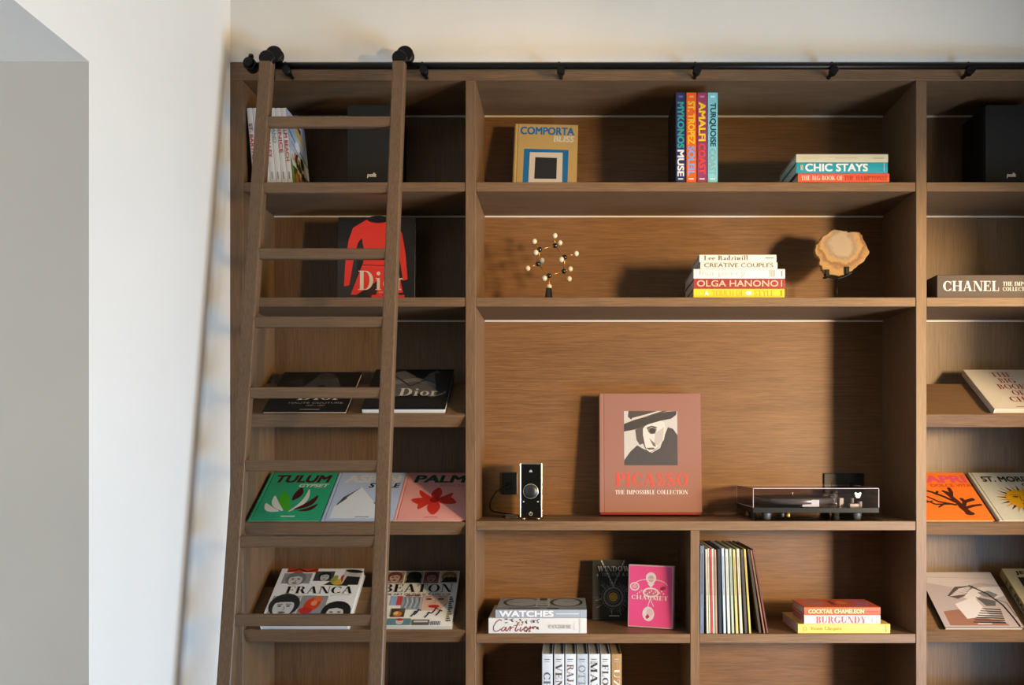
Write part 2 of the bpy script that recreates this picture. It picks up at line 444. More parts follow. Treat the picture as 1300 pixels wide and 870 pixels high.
# left wall: a pier beside the bookcase, a head over the deep opening, a pier beyond, and the opening's far side
struct('wall_left', [(XL - 170, -334, ZF, XL, 126.4, ZC), (XL - 170, -1100, ZO, XL, -334, ZC),
                     (XL - 170, TNEAR, ZF, XL, -1100, ZC), (XL - 176, -1100, ZF, XL - 170, -334, ZO)], PL)
struct('wall_right', [(XR, -290, ZF, XR + 60, 126.4, ZC), (XR, -945, 252, XR + 60, -290, ZC), (XR, TNEAR, ZF, XR + 60, -945, ZC)], PL)
FLOOR = wood('oak_floor_boards', 1, (84, 66, 48), (110, 88, 66), 0.4)
struct('floor', [(XL - 170, TNEAR, ZF - 10, XR + 200, 126, ZF)], FLOOR)
struct('ceiling', [(XL - 170, TNEAR, ZC, XR + 60, 140, ZC + 10)], PL)

# ================================================================== THE BOOKCASE
bc = thing('bookcase', frame(V(160, 60, ZF), AX, AY, AZ),
           'wall-to-wall dark oak built-in bookcase of three bays full of books', 'bookcase')
def wbox(name, boxes, mat, parent, bevel=0.5, label=None):
    """world-placed boxes (units) as one part of a thing"""
    o = parent.location
    bm = bmesh.new()
    for b_ in boxes: bm_box(bm, *b_, bevel=bevel)
    scaled(bm)
    bmesh.ops.translate(bm, vec=(-o.x, -o.y, EYE - o.z), verts=bm.verts)
    return mobj(name, bm, mat, parent, label)

PA, PB = (-131.0, -118.0), (441.0, 454.5)       # the two posts
DV = (154.5, 166.0)                              # low divider of the middle bay
Z1, Z2, Z3, Z4, Z5 = 344.0, 197.5, -87.0, -230.5, -371.0
TK = 11.7
BD = 121.8
wbox('top_board', [(XL + .2, 0, 473, XR - .2, 125, ZTOP)], WOOD_X, bc)
wbox('side_panel', [(XL + .2, 0, ZF + .5, -413.5, 125, 473)], WOOD_Z, bc)
wbox('side_panel', [(737, 0, ZF + .5, XR - .2, 125, 473)], WOOD_Z, bc)
wbox('post', [(PA[0], 0, ZF + .5, PA[1], 125, 473)], WOOD_Z, bc)
wbox('post', [(PB[0], 0, ZF + .5, PB[1], 125, 473)], WOOD_Z, bc)
wbox('divider', [(DV[0], 0.6, ZF + 44, DV[1], BD, Z3 - TK)], WOOD_Z, bc)
wbox('back_panel', [(-413.5, BD, ZF + 1, PA[0], 125, 473)], BACK_Z, bc, 0)
wbox('back_panel', [(PA[1], BD, ZF + 1, PB[0], 125, 473)], BACK_X, bc, 0)
wbox('back_panel', [(PB[1], BD, ZF + 1, 737, 125, 473)], BACK_Z, bc, 0)
BAYS = {'l': (-413.5, PA[0]), 'm': (PA[1], PB[0]), 'r': (PB[1], 737.0)}
def shelf(bay, z, x=None):
    a, b = x or BAYS[bay]
    wbox('shelf', [(a, 1.0, z - TK, b, BD, z)], WOOD_X, bc)
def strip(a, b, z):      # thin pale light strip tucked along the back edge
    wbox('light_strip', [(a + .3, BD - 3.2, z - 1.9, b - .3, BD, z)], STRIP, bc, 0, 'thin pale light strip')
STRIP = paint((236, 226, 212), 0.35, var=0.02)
for k in 'lmr':
    shelf(k, Z1); shelf(k, Z2); shelf(k, ZF + 44)
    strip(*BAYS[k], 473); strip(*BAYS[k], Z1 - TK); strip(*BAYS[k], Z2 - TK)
    wbox('plinth', [(BAYS[k][0], 6, ZF + .6, BAYS[k][1], 12, ZF + 44 - TK)], WOOD_X, bc)
shelf('m', Z3)
shelf('m', Z4, (PA[1], DV[0])); shelf('m', Z4, (DV[1], PB[0]))
shelf('m', Z5, (PA[1], DV[0])); shelf('m', Z5, (DV[1], PB[0]))
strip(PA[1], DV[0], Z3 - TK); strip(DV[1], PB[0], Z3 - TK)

# tilted display shelves of the side bays: profile in (along the slope v, outwards n)
TH = math.radians(32.7); CT, SN = math.cos(TH), math.sin(TH)
LIPV, LIPN, FACE, SLAB = 3.6, 4.0, 18.5, 89.0
def slope_pt(z0, v, n): return (v * CT - n * SN, z0 + v * SN + n * CT)     # -> t, z
def display_shelf(bay, z0):
    a, b = BAYS[bay]
    prof = [(0, 0), (LIPV, 0), (LIPV, -LIPN), (SLAB, -LIPN), (SLAB, -FACE), (0, -FACE)]
    pts = [slope_pt(z0, *p) for p in prof]
    bm = bmesh.new(); bm_prism(bm, pts, a, b, 'x'); scaled(bm)
    o = bc.location
    bmesh.ops.translate(bm, vec=(-o.x, -o.y, EYE - o.z), verts=bm.verts)
    mobj('display_shelf', bm, WOOD_X, bc)
ZA, ZB, ZD, ZE = ZZ(526.5), ZZ(664.5), ZZ(802), ZZ(940)
for k in 'lr':
    for z in (ZA, ZB, ZD, ZE): display_shelf(k, z)

# ================================================================== LADDER RAIL AND LADDER
IRON = paint((22, 21, 20), 0.42, 0.6, var=0.1)
TR, ZR = -22.0, ZZ(84, -22)
rail = thing('ladder_rail', frame(V(160, TR, ZR), AX, AY, AZ),
             'long black iron ladder rail fixed along the bookcase top', 'rail')
def tube_part(name, parent, segs, mat, smooth=True, n=18, label=None):
    o = parent.location
    bm = bmesh.new()
    for a, b_, r0, r1 in segs: bm_tube(bm, a, b_, r0, r1, n)
    scaled(bm); bmesh.ops.translate(bm, vec=(-o.x, -o.y, EYE - o.z), verts=bm.verts)
    ob = mobj(name, bm, mat, parent, label)
    for p in ob.data.polygons: p.use_smooth = len(p.vertices) == 4
    return ob
XE = XX(318, -24)
tube_part('rail_tube', rail, [((XE, TR, ZR), (XR - 4, TR, ZR), 4.0, 4.0)], IRON)
for px in (365, 538.5, 712, 884.5, 1057.5, 1230.5, 1404):
    x = XX(px, -20)
    br = tube_part('rail_bracket', rail, [((x, -0.2, ZR - 5.5), (x, -21, ZR - 5.5), 2.4, 2.4), ((x, -17, ZR - 6.0), (x, -27, ZR - 6.0), 5.0, 5.0)], IRON)
    tube_part('screw', rail, [((x - 2, TR, ZR + 3.4), (x - 2, TR, ZR + 5.0), 1.4, 1.4)], IRON, n=10)
es = tube_part('end_stop', rail, [((XE, TR - 7, ZR + 1), (XE, TR + 7, ZR + 1), 7.8, 7.8), ((XE, TR - 9.5, ZR + 1), (XE, TR - 7, ZR + 1), 4.0, 6.6), ((XE - 8.5, TR, ZR + .5), (XE - 5, TR, ZR + .5), 2.5, 3.2), ((XE, TR, ZR + 8), (XE, TR, ZR + 11.5), 2.6, 2.6)], IRON)
tube_part('rubber_stub', rail, [((XE, TR, ZR + 11.5), (XE, TR, ZR + 14.5), 3.4, 2.8)], paint((96, 42, 34), 0.6), label='red rubber stub')

LT, LZ = -43.0, 484.0                   # front of the ladder's top
SL = 0.1828
LB = LT - SL * (LZ - ZF)         # front of its foot
lad = thing('library_ladder', frame(V(-292, LB, ZF), AX, AY, AZ),
            'dark oak library ladder leaning on the black rail at left', 'ladder')
ld = Vector((0, LB - LT, ZF - LZ)).normalized(); ln = Vector((0, -ld.z, ld.y)); 
if ln.y < 0: ln = -ln                   # depth direction, into the shelves
SW, SD = 15.6, 14.0
def lad_part(name, bm, mat, parent=lad, smooth=False, label=None):
    scaled(bm); bmesh.ops.translate(bm, vec=(-lad.location.x, -lad.location.y, EYE - lad.location.z), verts=bm.verts)
    return mobj(name, bm, mat, parent, label, smooth)
for xc in (-370.4, -207.8):
    bm = bmesh.new()
    Lg = (Vector((0, LB, ZF)) - Vector((0, LT, LZ))).length
    bm_box(bm, -SW/2, 0, 0, SW/2, SD, Lg - 3, bevel=2.0, seg=3)
    R = Matrix(((1, 0, 0), (0, ln.y, -ld.y), (0, ln.z, -ld.z))).to_4x4()
    R.translation = Vector((xc, LT, LZ)) + ld * (Lg - 3)
    bmesh.ops.transform(bm, matrix=R, verts=bm.verts)
    lad_part('stile', bm, LADDER)
    bm = bmesh.new(); bm_lathe(bm, [(8.2, -2.5), (9.0, -1.5), (9.0, 5.5), (8.2, 6.5)], (xc + .8, LT + 1.5, LZ - 1), 'y', 28)
    bm_box(bm, xc - 6.5, LT + 14.3, LZ - 22, xc + 6.5, LT + 16.3, LZ + 3)
    br = lad_part('roller_bracket', bm, IRON)
    bm = bmesh.new(); bm_lathe(bm, [(9.3, -5), (10.6, -4), (8.6, -1.5), (8.6, 1.5), (10.6, 4), (9.3, 5)], (xc + 4.5, TR, ZR + 13.2), 'y', 28)
    lad_part('wheel', bm, IRON, br)
    bm = bmesh.new(); bm_box(bm, xc - SW/2 - .4, LB - .5, ZF, xc + SW/2 + .4, LB + SD + 1.5, ZF + 5, bevel=.6)
    lad_part('rubber_foot', bm, IRON)
zr = []
for py in (153.5, 237.5, 321.5, 408.5, 498.5, 591.5, 688.5, 788.5):
    t = -80.0
    for _ in range(20): t = LT - SL * (LZ - ZZ(py, t))
    zr.append(ZZ(py, t))
while zr[-1] - 82 > ZF + 30: zr.append(zr[-1] - 82)
for z in zr:
    t = LT - SL * (LZ - z)
    bm = bmesh.new(); bm_box(bm, -370.4 + SW/2 - 1, t + 1.2, z - 6.2, -207.8 - SW/2 + 1, t + 10.2, z + 6.2, bevel=.9)
    lad_part('rung', bm, LADDER_X)

# ================================================================== BOOKS IN THE LEFT BAY
WHT, INK, GREY = (232, 228, 220), (26, 24, 23), (120, 120, 118)
RED = (200, 40, 44)

# seven slim white books leaning left on the top shelf; the last one shows its picture cover
def garden_cover():
    p = Print()
    p.rect(0, 0, 80, 97, (206, 210, 212)); p.rect(0, 46, 80, 97, (176, 192, 210))
    p.poly([(10, 94), (50, 94), (74, 66), (40, 72)], (214, 176, 96)); p.poly([(34, 90), (60, 88), (56, 80)], (96, 64, 40))
    p.line([(0, 72), (40, 56), (80, 44)], 2.5, (54, 66, 96)); p.line([(10, 58), (60, 42)], 1.6, (88, 104, 140))
    p.ell(36, 58, 10, 7, (228, 230, 232))
    rnd = random.Random(3)
    p.rect(0, 0, 80, 26, (70, 84, 36))
    for i in range(34):
        c = rnd.choice([(52, 66, 28), (98, 112, 40), (36, 40, 24), (196, 120, 70), (222, 168, 140), (150, 84, 48), (214, 200, 176)])
        p.ell(rnd.uniform(10, 70), rnd.uniform(9.5, 42), rnd.uniform(3, 9), rnd.uniform(3, 8), c, rnd.uniform(0, 90))
    p.poly([(0, 0), (12, 0), (4, 30), (0, 34)], (126, 150, 52))
    return p
texts = [('ST. BARTHS', RED, 20, 66, 'leftmost of the leaning white books, with long red spine lettering'),
         ('', RED, 16, 40, 'slim white leaning book second from the bookcase side, behind the ladder stile'),
         ('', GREY, 0, 0, 'slim white leaning book third from the bookcase side, behind the ladder stile'),
         ('VALLEY', (196, 60, 84), 32, 64, 'slim white leaning book just right of the ladder stile, pinkish-red spine lettering'),
         ('AND', (140, 152, 160), 26, 45, 'slim white leaning book with pale grey spine lettering'),
         ('VENICE', RED, 17, 58, 'slim white leaning book with large six-letter red title on its spine'),
         ('PALM BEACH', (204, 52, 58), 18, 68, 'end book of the leaning white row, showing a garden picture cover')]
tl, n = 5.3, 7
xr = XX(372.3, 10); thk = 50.2 / n / S(10)
for i, (s, c, a, b_, lab) in enumerate(texts):
    right = xr - (n - 1 - i) * thk / math.cos(math.radians(tl))
    sp = Print()
    if s: sp.text(s, a, thk * .2, b_, thk * .8, c, bold=0.01)
    sp.rect(82, thk * .4, 91, thk * .58, (150, 150, 148))
    zz = Z1 + thk * math.sin(math.radians(tl)) + .35
    book(lab, stand_spine(right, 9.0, zz, tl), 80, 97, thk - .12, WHT, spine=sp,
         cover=garden_cover() if i == n - 1 else None, group='leaning white books', groove=False)

# loudspeakers on the top shelf
BLK = paint((17, 16, 16), 0.55, var=0.15)
GRILLE = paint((24, 23, 22), 0.8, var=0.25, scale=900)
def bm_rbox(bm, x0, z0, x1, z1, y0, y1, r, seg=5):
    pts = []
    for cx, cz, a in ((x1 - r, z1 - r, 0), (x0 + r, z1 - r, 90), (x0 + r, z0 + r, 180), (x1 - r, z0 + r, 270)):
        for i in range(seg + 1):
            w = math.radians(a + 90 * i / seg); pts.append((cx + r * math.cos(w), cz + r * math.sin(w)))
    bm_prism(bm, pts, y0, y1, 'y')
def speaker(px0, px1, t, label):
    x0, x1 = XX(px0, t), XX(px1, t); w = x1 - x0; h = ZZ(132.5, t) - Z1
    r = thing('loudspeaker', frame(V(x0, t, Z1 + .1), AX, AY, AZ), label, 'loudspeaker', 'loudspeakers on the top shelf')
    bm = bmesh.new(); bm_rbox(bm, 0, 1, w, h, 3, 66, 4.5); scaled(bm); mobj('cabinet', bm, BLK, r)
    bm = bmesh.new(); bm_rbox(bm, 1.2, 2.2, w - 1.2, h - 1.2, 0, 3, 4); scaled(bm); mobj('grille', bm, GRILLE, r)
    bm = bmesh.new()
    for q in (6, w - 6): bm_tube(bm, (q, 10, 0), (q, 10, 1.2), 3, 3, 12)
    for q in (6, w - 6): bm_tube(bm, (q, 58, 0), (q, 58, 1.2), 3, 3, 12)
    scaled(bm); mobj('foot', bm, BLK, r)
    p = Print(); p.text('polk', w/2 - 6.2, 17.5, w/2 + 6.2, 24.5, (236, 232, 222), bold=.04, slant=.12)
    p.build(lambda u, v, l: (u, -l, v), 'maker_mark', r)
speaker(440, 504, 42, 'black loudspeaker on the top shelf behind the ladder, beside leaning white books')
speaker(1250, 1318, 42, 'black loudspeaker on the top shelf at the right edge')

# upright black book with a red dress
def up(pts, d): return [(a, b_ + d) for a, b_ in pts]
W_, H_ = 98 / S(64), 119
p = Print()
p.rect(0, 0, W_, H_, (20, 18, 18)); p.rect(0, 0, 26, 77, (48, 46, 45)); p.rect(0, 77, 36, 86, (34, 33, 32))
dr = (238, 54, 42)
p.poly(up([(30, 98), (38, 103), (70, 103), (80, 97), (86, 84), (91, 56), (94, 22), (88, 20), (83, 50), (78, 74), (76, 58), (80, 40), (88, 4), (62, 2), (58, 0.5), (44, 0.5), (54, 20), (26, 1), (18, 1), (34, 44), (36, 58), (32, 78), (27, 72), (22, 52), (16, 14), (9, 12), (10, 42), (14, 74), (20, 92)], 12.5), dr)
p.poly([(36, 13), (58, 36), (52, 13)], (60, 16, 14)); p.rect(46, 0.5, 90, 13.2, dr)
p.ell(54, 116, 15, 5, (20, 18, 18))
p.line([(32, 54), (60, 53), (82, 55)], 1.0, (120, 20, 18))
p.text('Dior', 28, 20, 88, 46, (230, 222, 206), serif=True); p.text('images', 56, 15, 74, 18, (214, 200, 180))
book('upright black book with a long-sleeved red dress on its cover, behind the ladder',
     stand_face(XX(428, 62), 62, Z2 + .2, lean=3, thick=11), W_, H_, 11, (24, 22, 22), cover=p, group=None, rough=.25)

# books lying on the tilted shelves
def slanted(label, xl, z0, W, L_, T, col, **kw):
    base = slope_pt(z0, LIPV + .5, -LIPN + .15)
    o = Vector((xl, *base)) + Vector((0, -SN, CT)) * T
    ey, ez = Vector((0, SN, -CT)), Vector((0, CT, SN))
    return book(label, frame(V(*o), AX, ey, ez), W, L_, T, col, **kw)
LB_ = 108.0
# -- two black and white fashion books
p = Print(); W_ = 106
p.rect(0, 0, W_, LB_, (22, 21, 21))
p.poly([(34, 62), (48, 92), (76, 92), (86, 66), (76, 58), (60, 72), (46, 58)], (70, 66, 64)); p.ell(60, 96, 12, 9, (58, 55, 53)); p.poly([(8, 78), (30, 90), (36, 64)], (44, 42, 41))
p.text('Dior', 36, 30, 92, 46, (226, 216, 198), serif=True); p.text('HAUTE COUTURE', 28, 20, 98, 24, (170, 162, 148)); p.text('1947 - 1957', 52, 13, 76, 17, (170, 162, 148)); p.rect(46, 4, 72, 6, (150, 144, 134))
slanted('glossy black book with white four-letter title on the upper left tilted shelf', XX(332), ZA, W_, LB_, 6, (24, 23, 23), cover=p, rough=.3)
p = Print(); W_ = 107
p.rect(0, 0, W_, LB_, (26, 25, 25))
p.poly([(14, 20), (24, 96), (40, 104), (62, 84), (84, 104), (98, 92), (104, 40), (86, 30), (70, 40), (50, 36), (34, 30)], (104, 100, 96))
p.poly([(52, 104), (64, 66), (78, 104)], (30, 28, 28)); p.poly([(20, 60), (60, 74), (96, 54), (92, 66), (60, 84), (24, 74)], (134, 130, 124)); p.line([(28, 90), (54, 60), (72, 78), (94, 64)], 2.4, (58, 55, 53))
p.poly([(82, 96), (102, 100), (104, 50), (92, 34)], (48, 46, 45)); p.poly([(4, 30), (26, 22), (60, 28), (98, 22), (102, 6), (4, 6)], (34, 32, 32))
p.text('Dior', 42, 34, 92, 54, (226, 218, 204), serif=True)
slanted('black and white fashion book on the upper left tilted shelf, pale page edges showing', XX(458), ZA, W_, LB_, 10, (28, 27, 27), page=(232, 228, 220), cover=p, rough=.3)

# -- green, pale blue and pink travel books
W_ = 92
GRN = (44, 172, 126); DRK = (74, 14, 26); CRM = (226, 230, 222)
p = Print(); p.rect(5, 0, W_, LB_, GRN)
p.text('TULUM', 11, 84, 86, 102, DRK, bold=.04, slant=.14); p.text('GYPSET', 46, 73, 86, 81, CRM, bold=.04, slant=.14)
p.leaf((46, 20), (29, 62), 15, (70, 178, 30), .04)
p.leaf((39, 20), (20, 53), 9, CRM, .1); p.leaf((34, 19), (13, 36), 10, CRM, .16)
p.leaf((46, 43), (51, 72), 11, DRK, -.06); p.leaf((47, 18), (62, 68), 7, CRM, -.14); p.leaf((53, 23), (77, 54), 9, DRK, -.14); p.leaf((59, 20), (81, 35), 7, DRK, -.16)
p.rect(40, 7.2, 58, 9.4, CRM)
slanted('green book with dark red title and leaf emblem on the tilted shelf', XX(313.5), ZB, W_, LB_, 5.5, GRN, cover=p, spine_col=(26, 120, 86))
p = Print(); ASB = (190, 206, 236); p.rect(5, 0, W_, LB_, ASB)
p.text('ASPEN', 12, 84, 88, 102, (222, 222, 222), bold=.04, slant=.1); p.text('STYLE', 47, 72, 89, 83, (24, 24, 26), bold=.035, slant=.16)
p.poly([(10, 30), (38, 74), (84, 4), (10, 4)], (230, 236, 244)); p.poly([(12, 32), (20, 52), (38, 73), (22, 48)], (86, 92, 100)); p.poly([(12, 30), (19, 52), (24, 48)], (70, 76, 84))
p.poly([(60, 38), (70, 46), (70, 24)], (86, 92, 100)); p.rect(42, 6, 60, 7.6, (120, 126, 140))
slanted('pale blue book with a white mountain peak on the tilted shelf, partly behind the ladder', XX(406.5), ZB, W_, LB_, 5.5, (176, 192, 226), cover=p)
p = Print(); PNK = (242, 168, 160); p.rect(5, 0, W_, LB_, PNK); W_ = 88
p.text('PALM', 14, 84, 85, 102, (22, 84, 66), bold=.04, slant=.12); p.text('BEACH', 50, 74, 82, 81, (206, 150, 142), bold=.04)
c0 = (47, 44)
for tip, w_, bd in (((25, 66), 9, .1), ((50, 72), 14, 0), ((70, 60), 10, -.14), ((76, 38), 17, .1), ((49, 12), 17, 0), ((28, 24), 12, -.15), ((17, 44), 16, .1)):
    p.leaf(c0, tip, w_, (214, 50, 40), bd)
p.ell(47, 44, 6, 6, (150, 22, 24)); p.rect(38, 5.5, 56, 7, (206, 110, 104))
slanted('pink book with a red flower on the tilted shelf, right of the ladder', XX(498.5), ZB, W_, LB_, 5.5, PNK, cover=p, spine_col=(120, 60, 58))

# -- two thick white collage books
W_ = 112; FR = (246, 246, 246)
p = Print(); p.rect(0, 0, W_, LB_, FR)
p.rect(8, 100, 50, 108, (206, 66, 36)); p.line([(10, 102), (24, 107), (36, 101), (48, 106)], 2, (40, 24, 20))
p.rect(6, 77, 44, 98, (150, 150, 150)); p.face(24, 84, 22, 24, (206, 206, 204), (120, 120, 120), (70, 66, 66))
p.rect(48, 82, 74, 102, (70, 70, 70)); p.face(62, 90, 14, 16, (196, 196, 194), (34, 34, 34))
p.poly([(64, 74), (72, 82), (100, 80), (96, 72)], (44, 52, 40)); p.ell(82, 80, 9, 6, (214, 176, 60)); p.ell(90, 86, 5, 9, (190, 60, 40), 20); p.ell(76, 86, 4, 8, (150, 160, 70), -20)
p.rect(88, 74, 110, 106, (206, 206, 204)); p.poly([(88, 74), (92, 92), (110, 90), (110, 74)], (38, 38, 38)); p.ell(99, 98, 6, 6, (190, 188, 186)); p.ell(100, 102, 12, 3.4, (36, 36, 36), -8)
p.text('FRANCA', 17, 57, 106, 71, (20, 20, 20), serif=True); p.line([(24, 54), (60, 52.5)], .5, GREY); p.line([(78, 53), (104, 55)], .6, GREY)
p.rect(4, 14, 40, 52, (172, 172, 170)); p.face(22, 30, 32, 38, (212, 212, 210), (44, 44, 44), (90, 86, 86)); p.poly([(8, 44), (14, 52), (18, 45), (24, 53), (28, 45), (36, 51), (34, 40), (10, 40)], (44, 44, 44))
p.rect(42, 18, 76, 52, (150, 148, 148)); p.ell(58, 36, 10, 14, (214, 66, 30), -20); p.ell(64, 46, 6, 5, (226, 110, 60)); p.ell(52, 24, 9, 6, (196, 44, 24)); p.ell(60, 38, 4, 5, (240, 150, 110))
p.rect(48, 6, 74, 19, (20, 92, 190)); p.poly([(50, 6), (60, 17), (72, 12), (72, 6)], (196, 40, 44)); p.ell(58, 13, 4, 5, (80, 170, 220))
p.ell(92, 22, 19, 20, (30, 30, 30)); p.ell(80, 12, 9, 9, (30, 30, 30)); p.ell(104, 14, 8, 12, (30, 30, 30)); p.ell(91, 18, 11, 14, (214, 212, 210)); p.poly([(80, 26), (84, 34), (100, 34), (102, 25), (92, 29)], (30, 30, 30))
for q in (86, 96): p.ell(q, 21, 2.6, 1.3, (40, 38, 38))
p.ell(92, 11, 4.6, 3.4, (60, 30, 32)); p.ell(92, 10.6, 3.2, 1.2, (196, 120, 120))
p.rect(6, 2, 44, 5.5, (206, 204, 202)); p.rect(50, 0.5, 74, 3, (46, 44, 44))
for q in range(5): p.rect(84 + q * 3, .6, 85.4 + q * 3, 7, (120, 122, 128))
slanted('thick white collage book left of the ladder on the lower tilted shelf, six-letter serif title', XX(330), ZD, W_, LB_, 13, (224, 224, 224), page=(228, 226, 222), cover=p, groove=False)
W_ = 103; p = Print(); p.rect(0, 0, W_, LB_, (240, 236, 226))
for a, b_, bgc, sk, hr_ in ((4, 28, (176, 140, 132), (206, 168, 156), (110, 60, 56)), (30, 54, (160, 152, 144), (60, 54, 50), (28, 26, 26)), (55, 76, (150, 92, 90), (180, 130, 120), (96, 40, 44)), (78, 101, (196, 186, 170), (196, 150, 110), (150, 104, 62))):
    p.rect(a, 82, b_, 106, bgc); p.face((a + b_) / 2, 93, (b_ - a) * .7, 19, sk, hr_)
p.poly([(80, 84), (84, 94), (100, 94), (101, 84)], (36, 34, 34)); p.poly([(31, 83), (36, 96), (50, 96), (53, 83)], (30, 28, 28))
p.text('BEATON', 4, 64, 97, 80, (24, 22, 22), serif=True); p.text('THE ART OF THE SCRAPBOOK', 6, 57.5, 96, 61.5, (60, 54, 50))
p.rect(18, 38, 26, 56, (150, 176, 206)); p.rect(26, 38, 33, 56, (206, 70, 70)); p.rect(34, 30, 58, 55, (150, 158, 166))
for q in range(7): p.line([(36 + q * 3, 32 + (q % 3)), (38 + q * 3, 44), (36 + q * 3.2, 53)], .9, (206, 210, 214) if q % 2 else (86, 92, 100))
p.ell(42, 57, 6, 1.8, (150, 96, 60)); p.ell(52, 57, 5, 1.6, (130, 80, 50))
p.poly([(60, 28), (60, 58), (92, 58), (94, 44), (84, 28)], (224, 184, 164)); p.ell(68, 50, 4.4, 1.7, (70, 60, 56)); p.ell(84, 50, 4.4, 1.7, (70, 60, 56)); p.line([(63, 54), (72, 55)], .9, (120, 90, 76)); p.line([(80, 55), (90, 54)], .9, (120, 90, 76)); p.line([(76, 49), (77, 43), (74, 42)], .7, (176, 130, 112))
p.ell(76, 36, 7.4, 3, (206, 44, 44)); p.line([(69, 36.4), (76, 36), (83, 36.4)], .6, (120, 20, 24))
p.rect(22, 16, 40, 32, (70, 60, 36)); p.ell(31, 22, 6, 5, (206, 110, 60)); p.ell(29, 23, 3, 3, (232, 190, 120)); p.ell(36, 28, 4, 3, (80, 96, 50))
for q, (u, v) in enumerate(((52, 22), (56, 25), (70, 20), (78, 28), (84, 24))): p.line([(u - 3, v - 5), (u, v), (u + 1, v + 5), (u + 4, v + 3)], 1.8, (40, 42, 50))
for q in range(12): p.rect(95, 8 + q * 4, 101 - (q % 3) * 1.4, 10.6 + q * 4, (96, 92, 84))
p.rect(20, 1, 50, 13, (96, 132, 140)); p.ell(36, 7, 5, 5, (214, 190, 170)); p.ell(36, 11, 4.6, 2.4, (190, 40, 36)); p.rect(52, 1, 74, 11, (96, 88, 78)); p.rect(54, 6, 72, 9, (206, 200, 190))
for q in range(6): p.rect(76 + q * 2.2, 1, 77.2 + q * 2.2, 8, (90, 100, 120))
slanted('white collage book right of the ladder on the lower tilted shelf, face with red lips', XX(470), ZD, W_, LB_, 9, (216, 212, 200), cover=p, groove=False)

# ================================================================== MIDDLE BAY, TOP SHELF
p = Print(); W_, H_ = 86, 103.5; SAND = (200, 168, 108); BLU = (20, 112, 180)
p.rect(4.8, 0, W_, H_, SAND)
p.text('COMPORTA', 7.5, 88, 81, 99.5, BLU, bold=.035); p.text('BLISS', 53, 78, 81, 87, (222, 214, 200), bold=.035, slant=.1)
p.poly([(13, 6), (13.5, 67), (74, 66.5), (73.5, 6)], BLU); p.poly([(20.5, 6), (21.5, 62), (66, 62.5), (66.5, 6)], (222, 212, 204)); p.poly([(28.5, 23.5), (29, 55), (58.5, 54.5), (58.5, 24)], (36, 36, 42))
book('sand-coloured book with a blue-framed doorway drawing, alone on the top shelf',
     stand_face(XX(650.5, 68), 68, Z1 + 2.4, lean=10, roll=1.5, thick=7), W_, H_, 7, SAND, cover=p, spine_col=(214, 186, 130))

px = [857.4, 870.6, 884.4, 897.8, 911.2]
specs = [((38, 44, 96), ('MYKONOS', (44, 160, 156), 12, 71), ('MUSE', (236, 232, 224), 73, 107), (24, 22, 30), 'upright navy book with teal and white spine lettering, first of the coloured row'),
         ((236, 98, 30), ('ST. TROPEZ', (244, 196, 40), 11, 66), ('SOLEIL', (120, 170, 226), 68, 106), None, 'upright orange book with yellow and light blue spine lettering'),
         ((150, 60, 96), ('AMALFI', (250, 208, 30), 12, 62), ('COAST', (226, 66, 60), 65, 104), None, 'upright plum-coloured book with yellow and red spine lettering'),
         ((128, 204, 216), ('TURQUOISE', (18, 52, 74), 13, 69), ('COAST', (140, 172, 168), 72, 106), None, 'upright turquoise book at the right end of the coloured row')]
for i, (c, (s1, c1, a, b_), (s2, c2, a2, b2), cov, lab) in enumerate(specs):
    x0, x1 = XX(px[i], 6), XX(px[i + 1], 6); T_ = x1 - x0 - .25
    sp = Print()
    sp.text(s1, a, T_ * .18, b_, T_ * .84, c1, bold=.035); sp.text(s2, a2, T_ * .18, b2, T_ * .84, c2, bold=.035)
    sp.rect(4, T_ * .3, 6.5, T_ * .72, tuple(min(255, v + 60) for v in c)); sp.rect(109.5, T_ * .25, 111, T_ * .75, (230, 226, 220))
    book(lab, stand_spine(x1 - .12, 6, Z1 + .15), 84, 115.5, T_, cov or c, spine=sp, spine_col=c, group='upright coloured books on the top shelf')

def stack(items, t, z):
    """items bottom to top: (xl px, xr px, thickness, depth, colour, spine print fn, cover print, label, yaw, kwargs)"""
    z += .1
    for xl, xr_, T_, dp, c, sp, cov, lab, yaw, kw in items:
        a, b_ = XX(xl, t), XX(xr_, t); P = Print(); L_ = b_ - a
        if sp: sp(P, L_, T_)
        book(lab, lie_spine(b_, t, z + T_, yaw), dp, L_, T_ - .15, c, spine=P if sp else None, cover=cov, groove=False, **kw)
        z += T_
def sp_cream(p, L, T): p.rect(8, T*.35, 30, T*.6, (206, 196, 160)); p.rect(50, T*.42, 78, T*.52, (190, 180, 150)); p.rect(98, T*.4, 112, T*.5, (176, 166, 140))
def sp_chic(p, L, T):
    p.text('CHIC STAYS', 11, T*.14, 91, T*.86, (242, 242, 238), bold=.035); p.rect(5, T*.25, 8.5, T*.75, (176, 190, 150)); p.rect(111, T*.1, 111.8, T*.9, (190, 226, 226))
def sp_hamp(p, L, T):
    p.text('THE BIG BOOK OF', 4, T*.24, 57, T*.72, (246, 226, 200), serif=True); p.text('THE HAMPTONS', 59, T*.24, 110, T*.7, (196, 52, 44), serif=True); p.rect(112, T*.2, 112.6, T*.8, (196, 60, 40))
stack([(1013, 1129, 12.2, 92, (232, 92, 52), sp_hamp, None, 'orange-red book at the bottom of the three-book stack on the top shelf', 0, dict(group='top shelf book stack')),
       (1011, 1127, 13.8, 94, (24, 160, 172), sp_chic, None, 'turquoise book with white capitals in the middle of the top shelf stack', 0, dict(group='top shelf book stack')),
       (1010.8, 1127.5, 10.8, 94, (212, 202, 172), sp_cream, None, 'cream book on top of the three-book stack on the top shelf', 0, dict(group='top shelf book stack'))], 4, Z1)

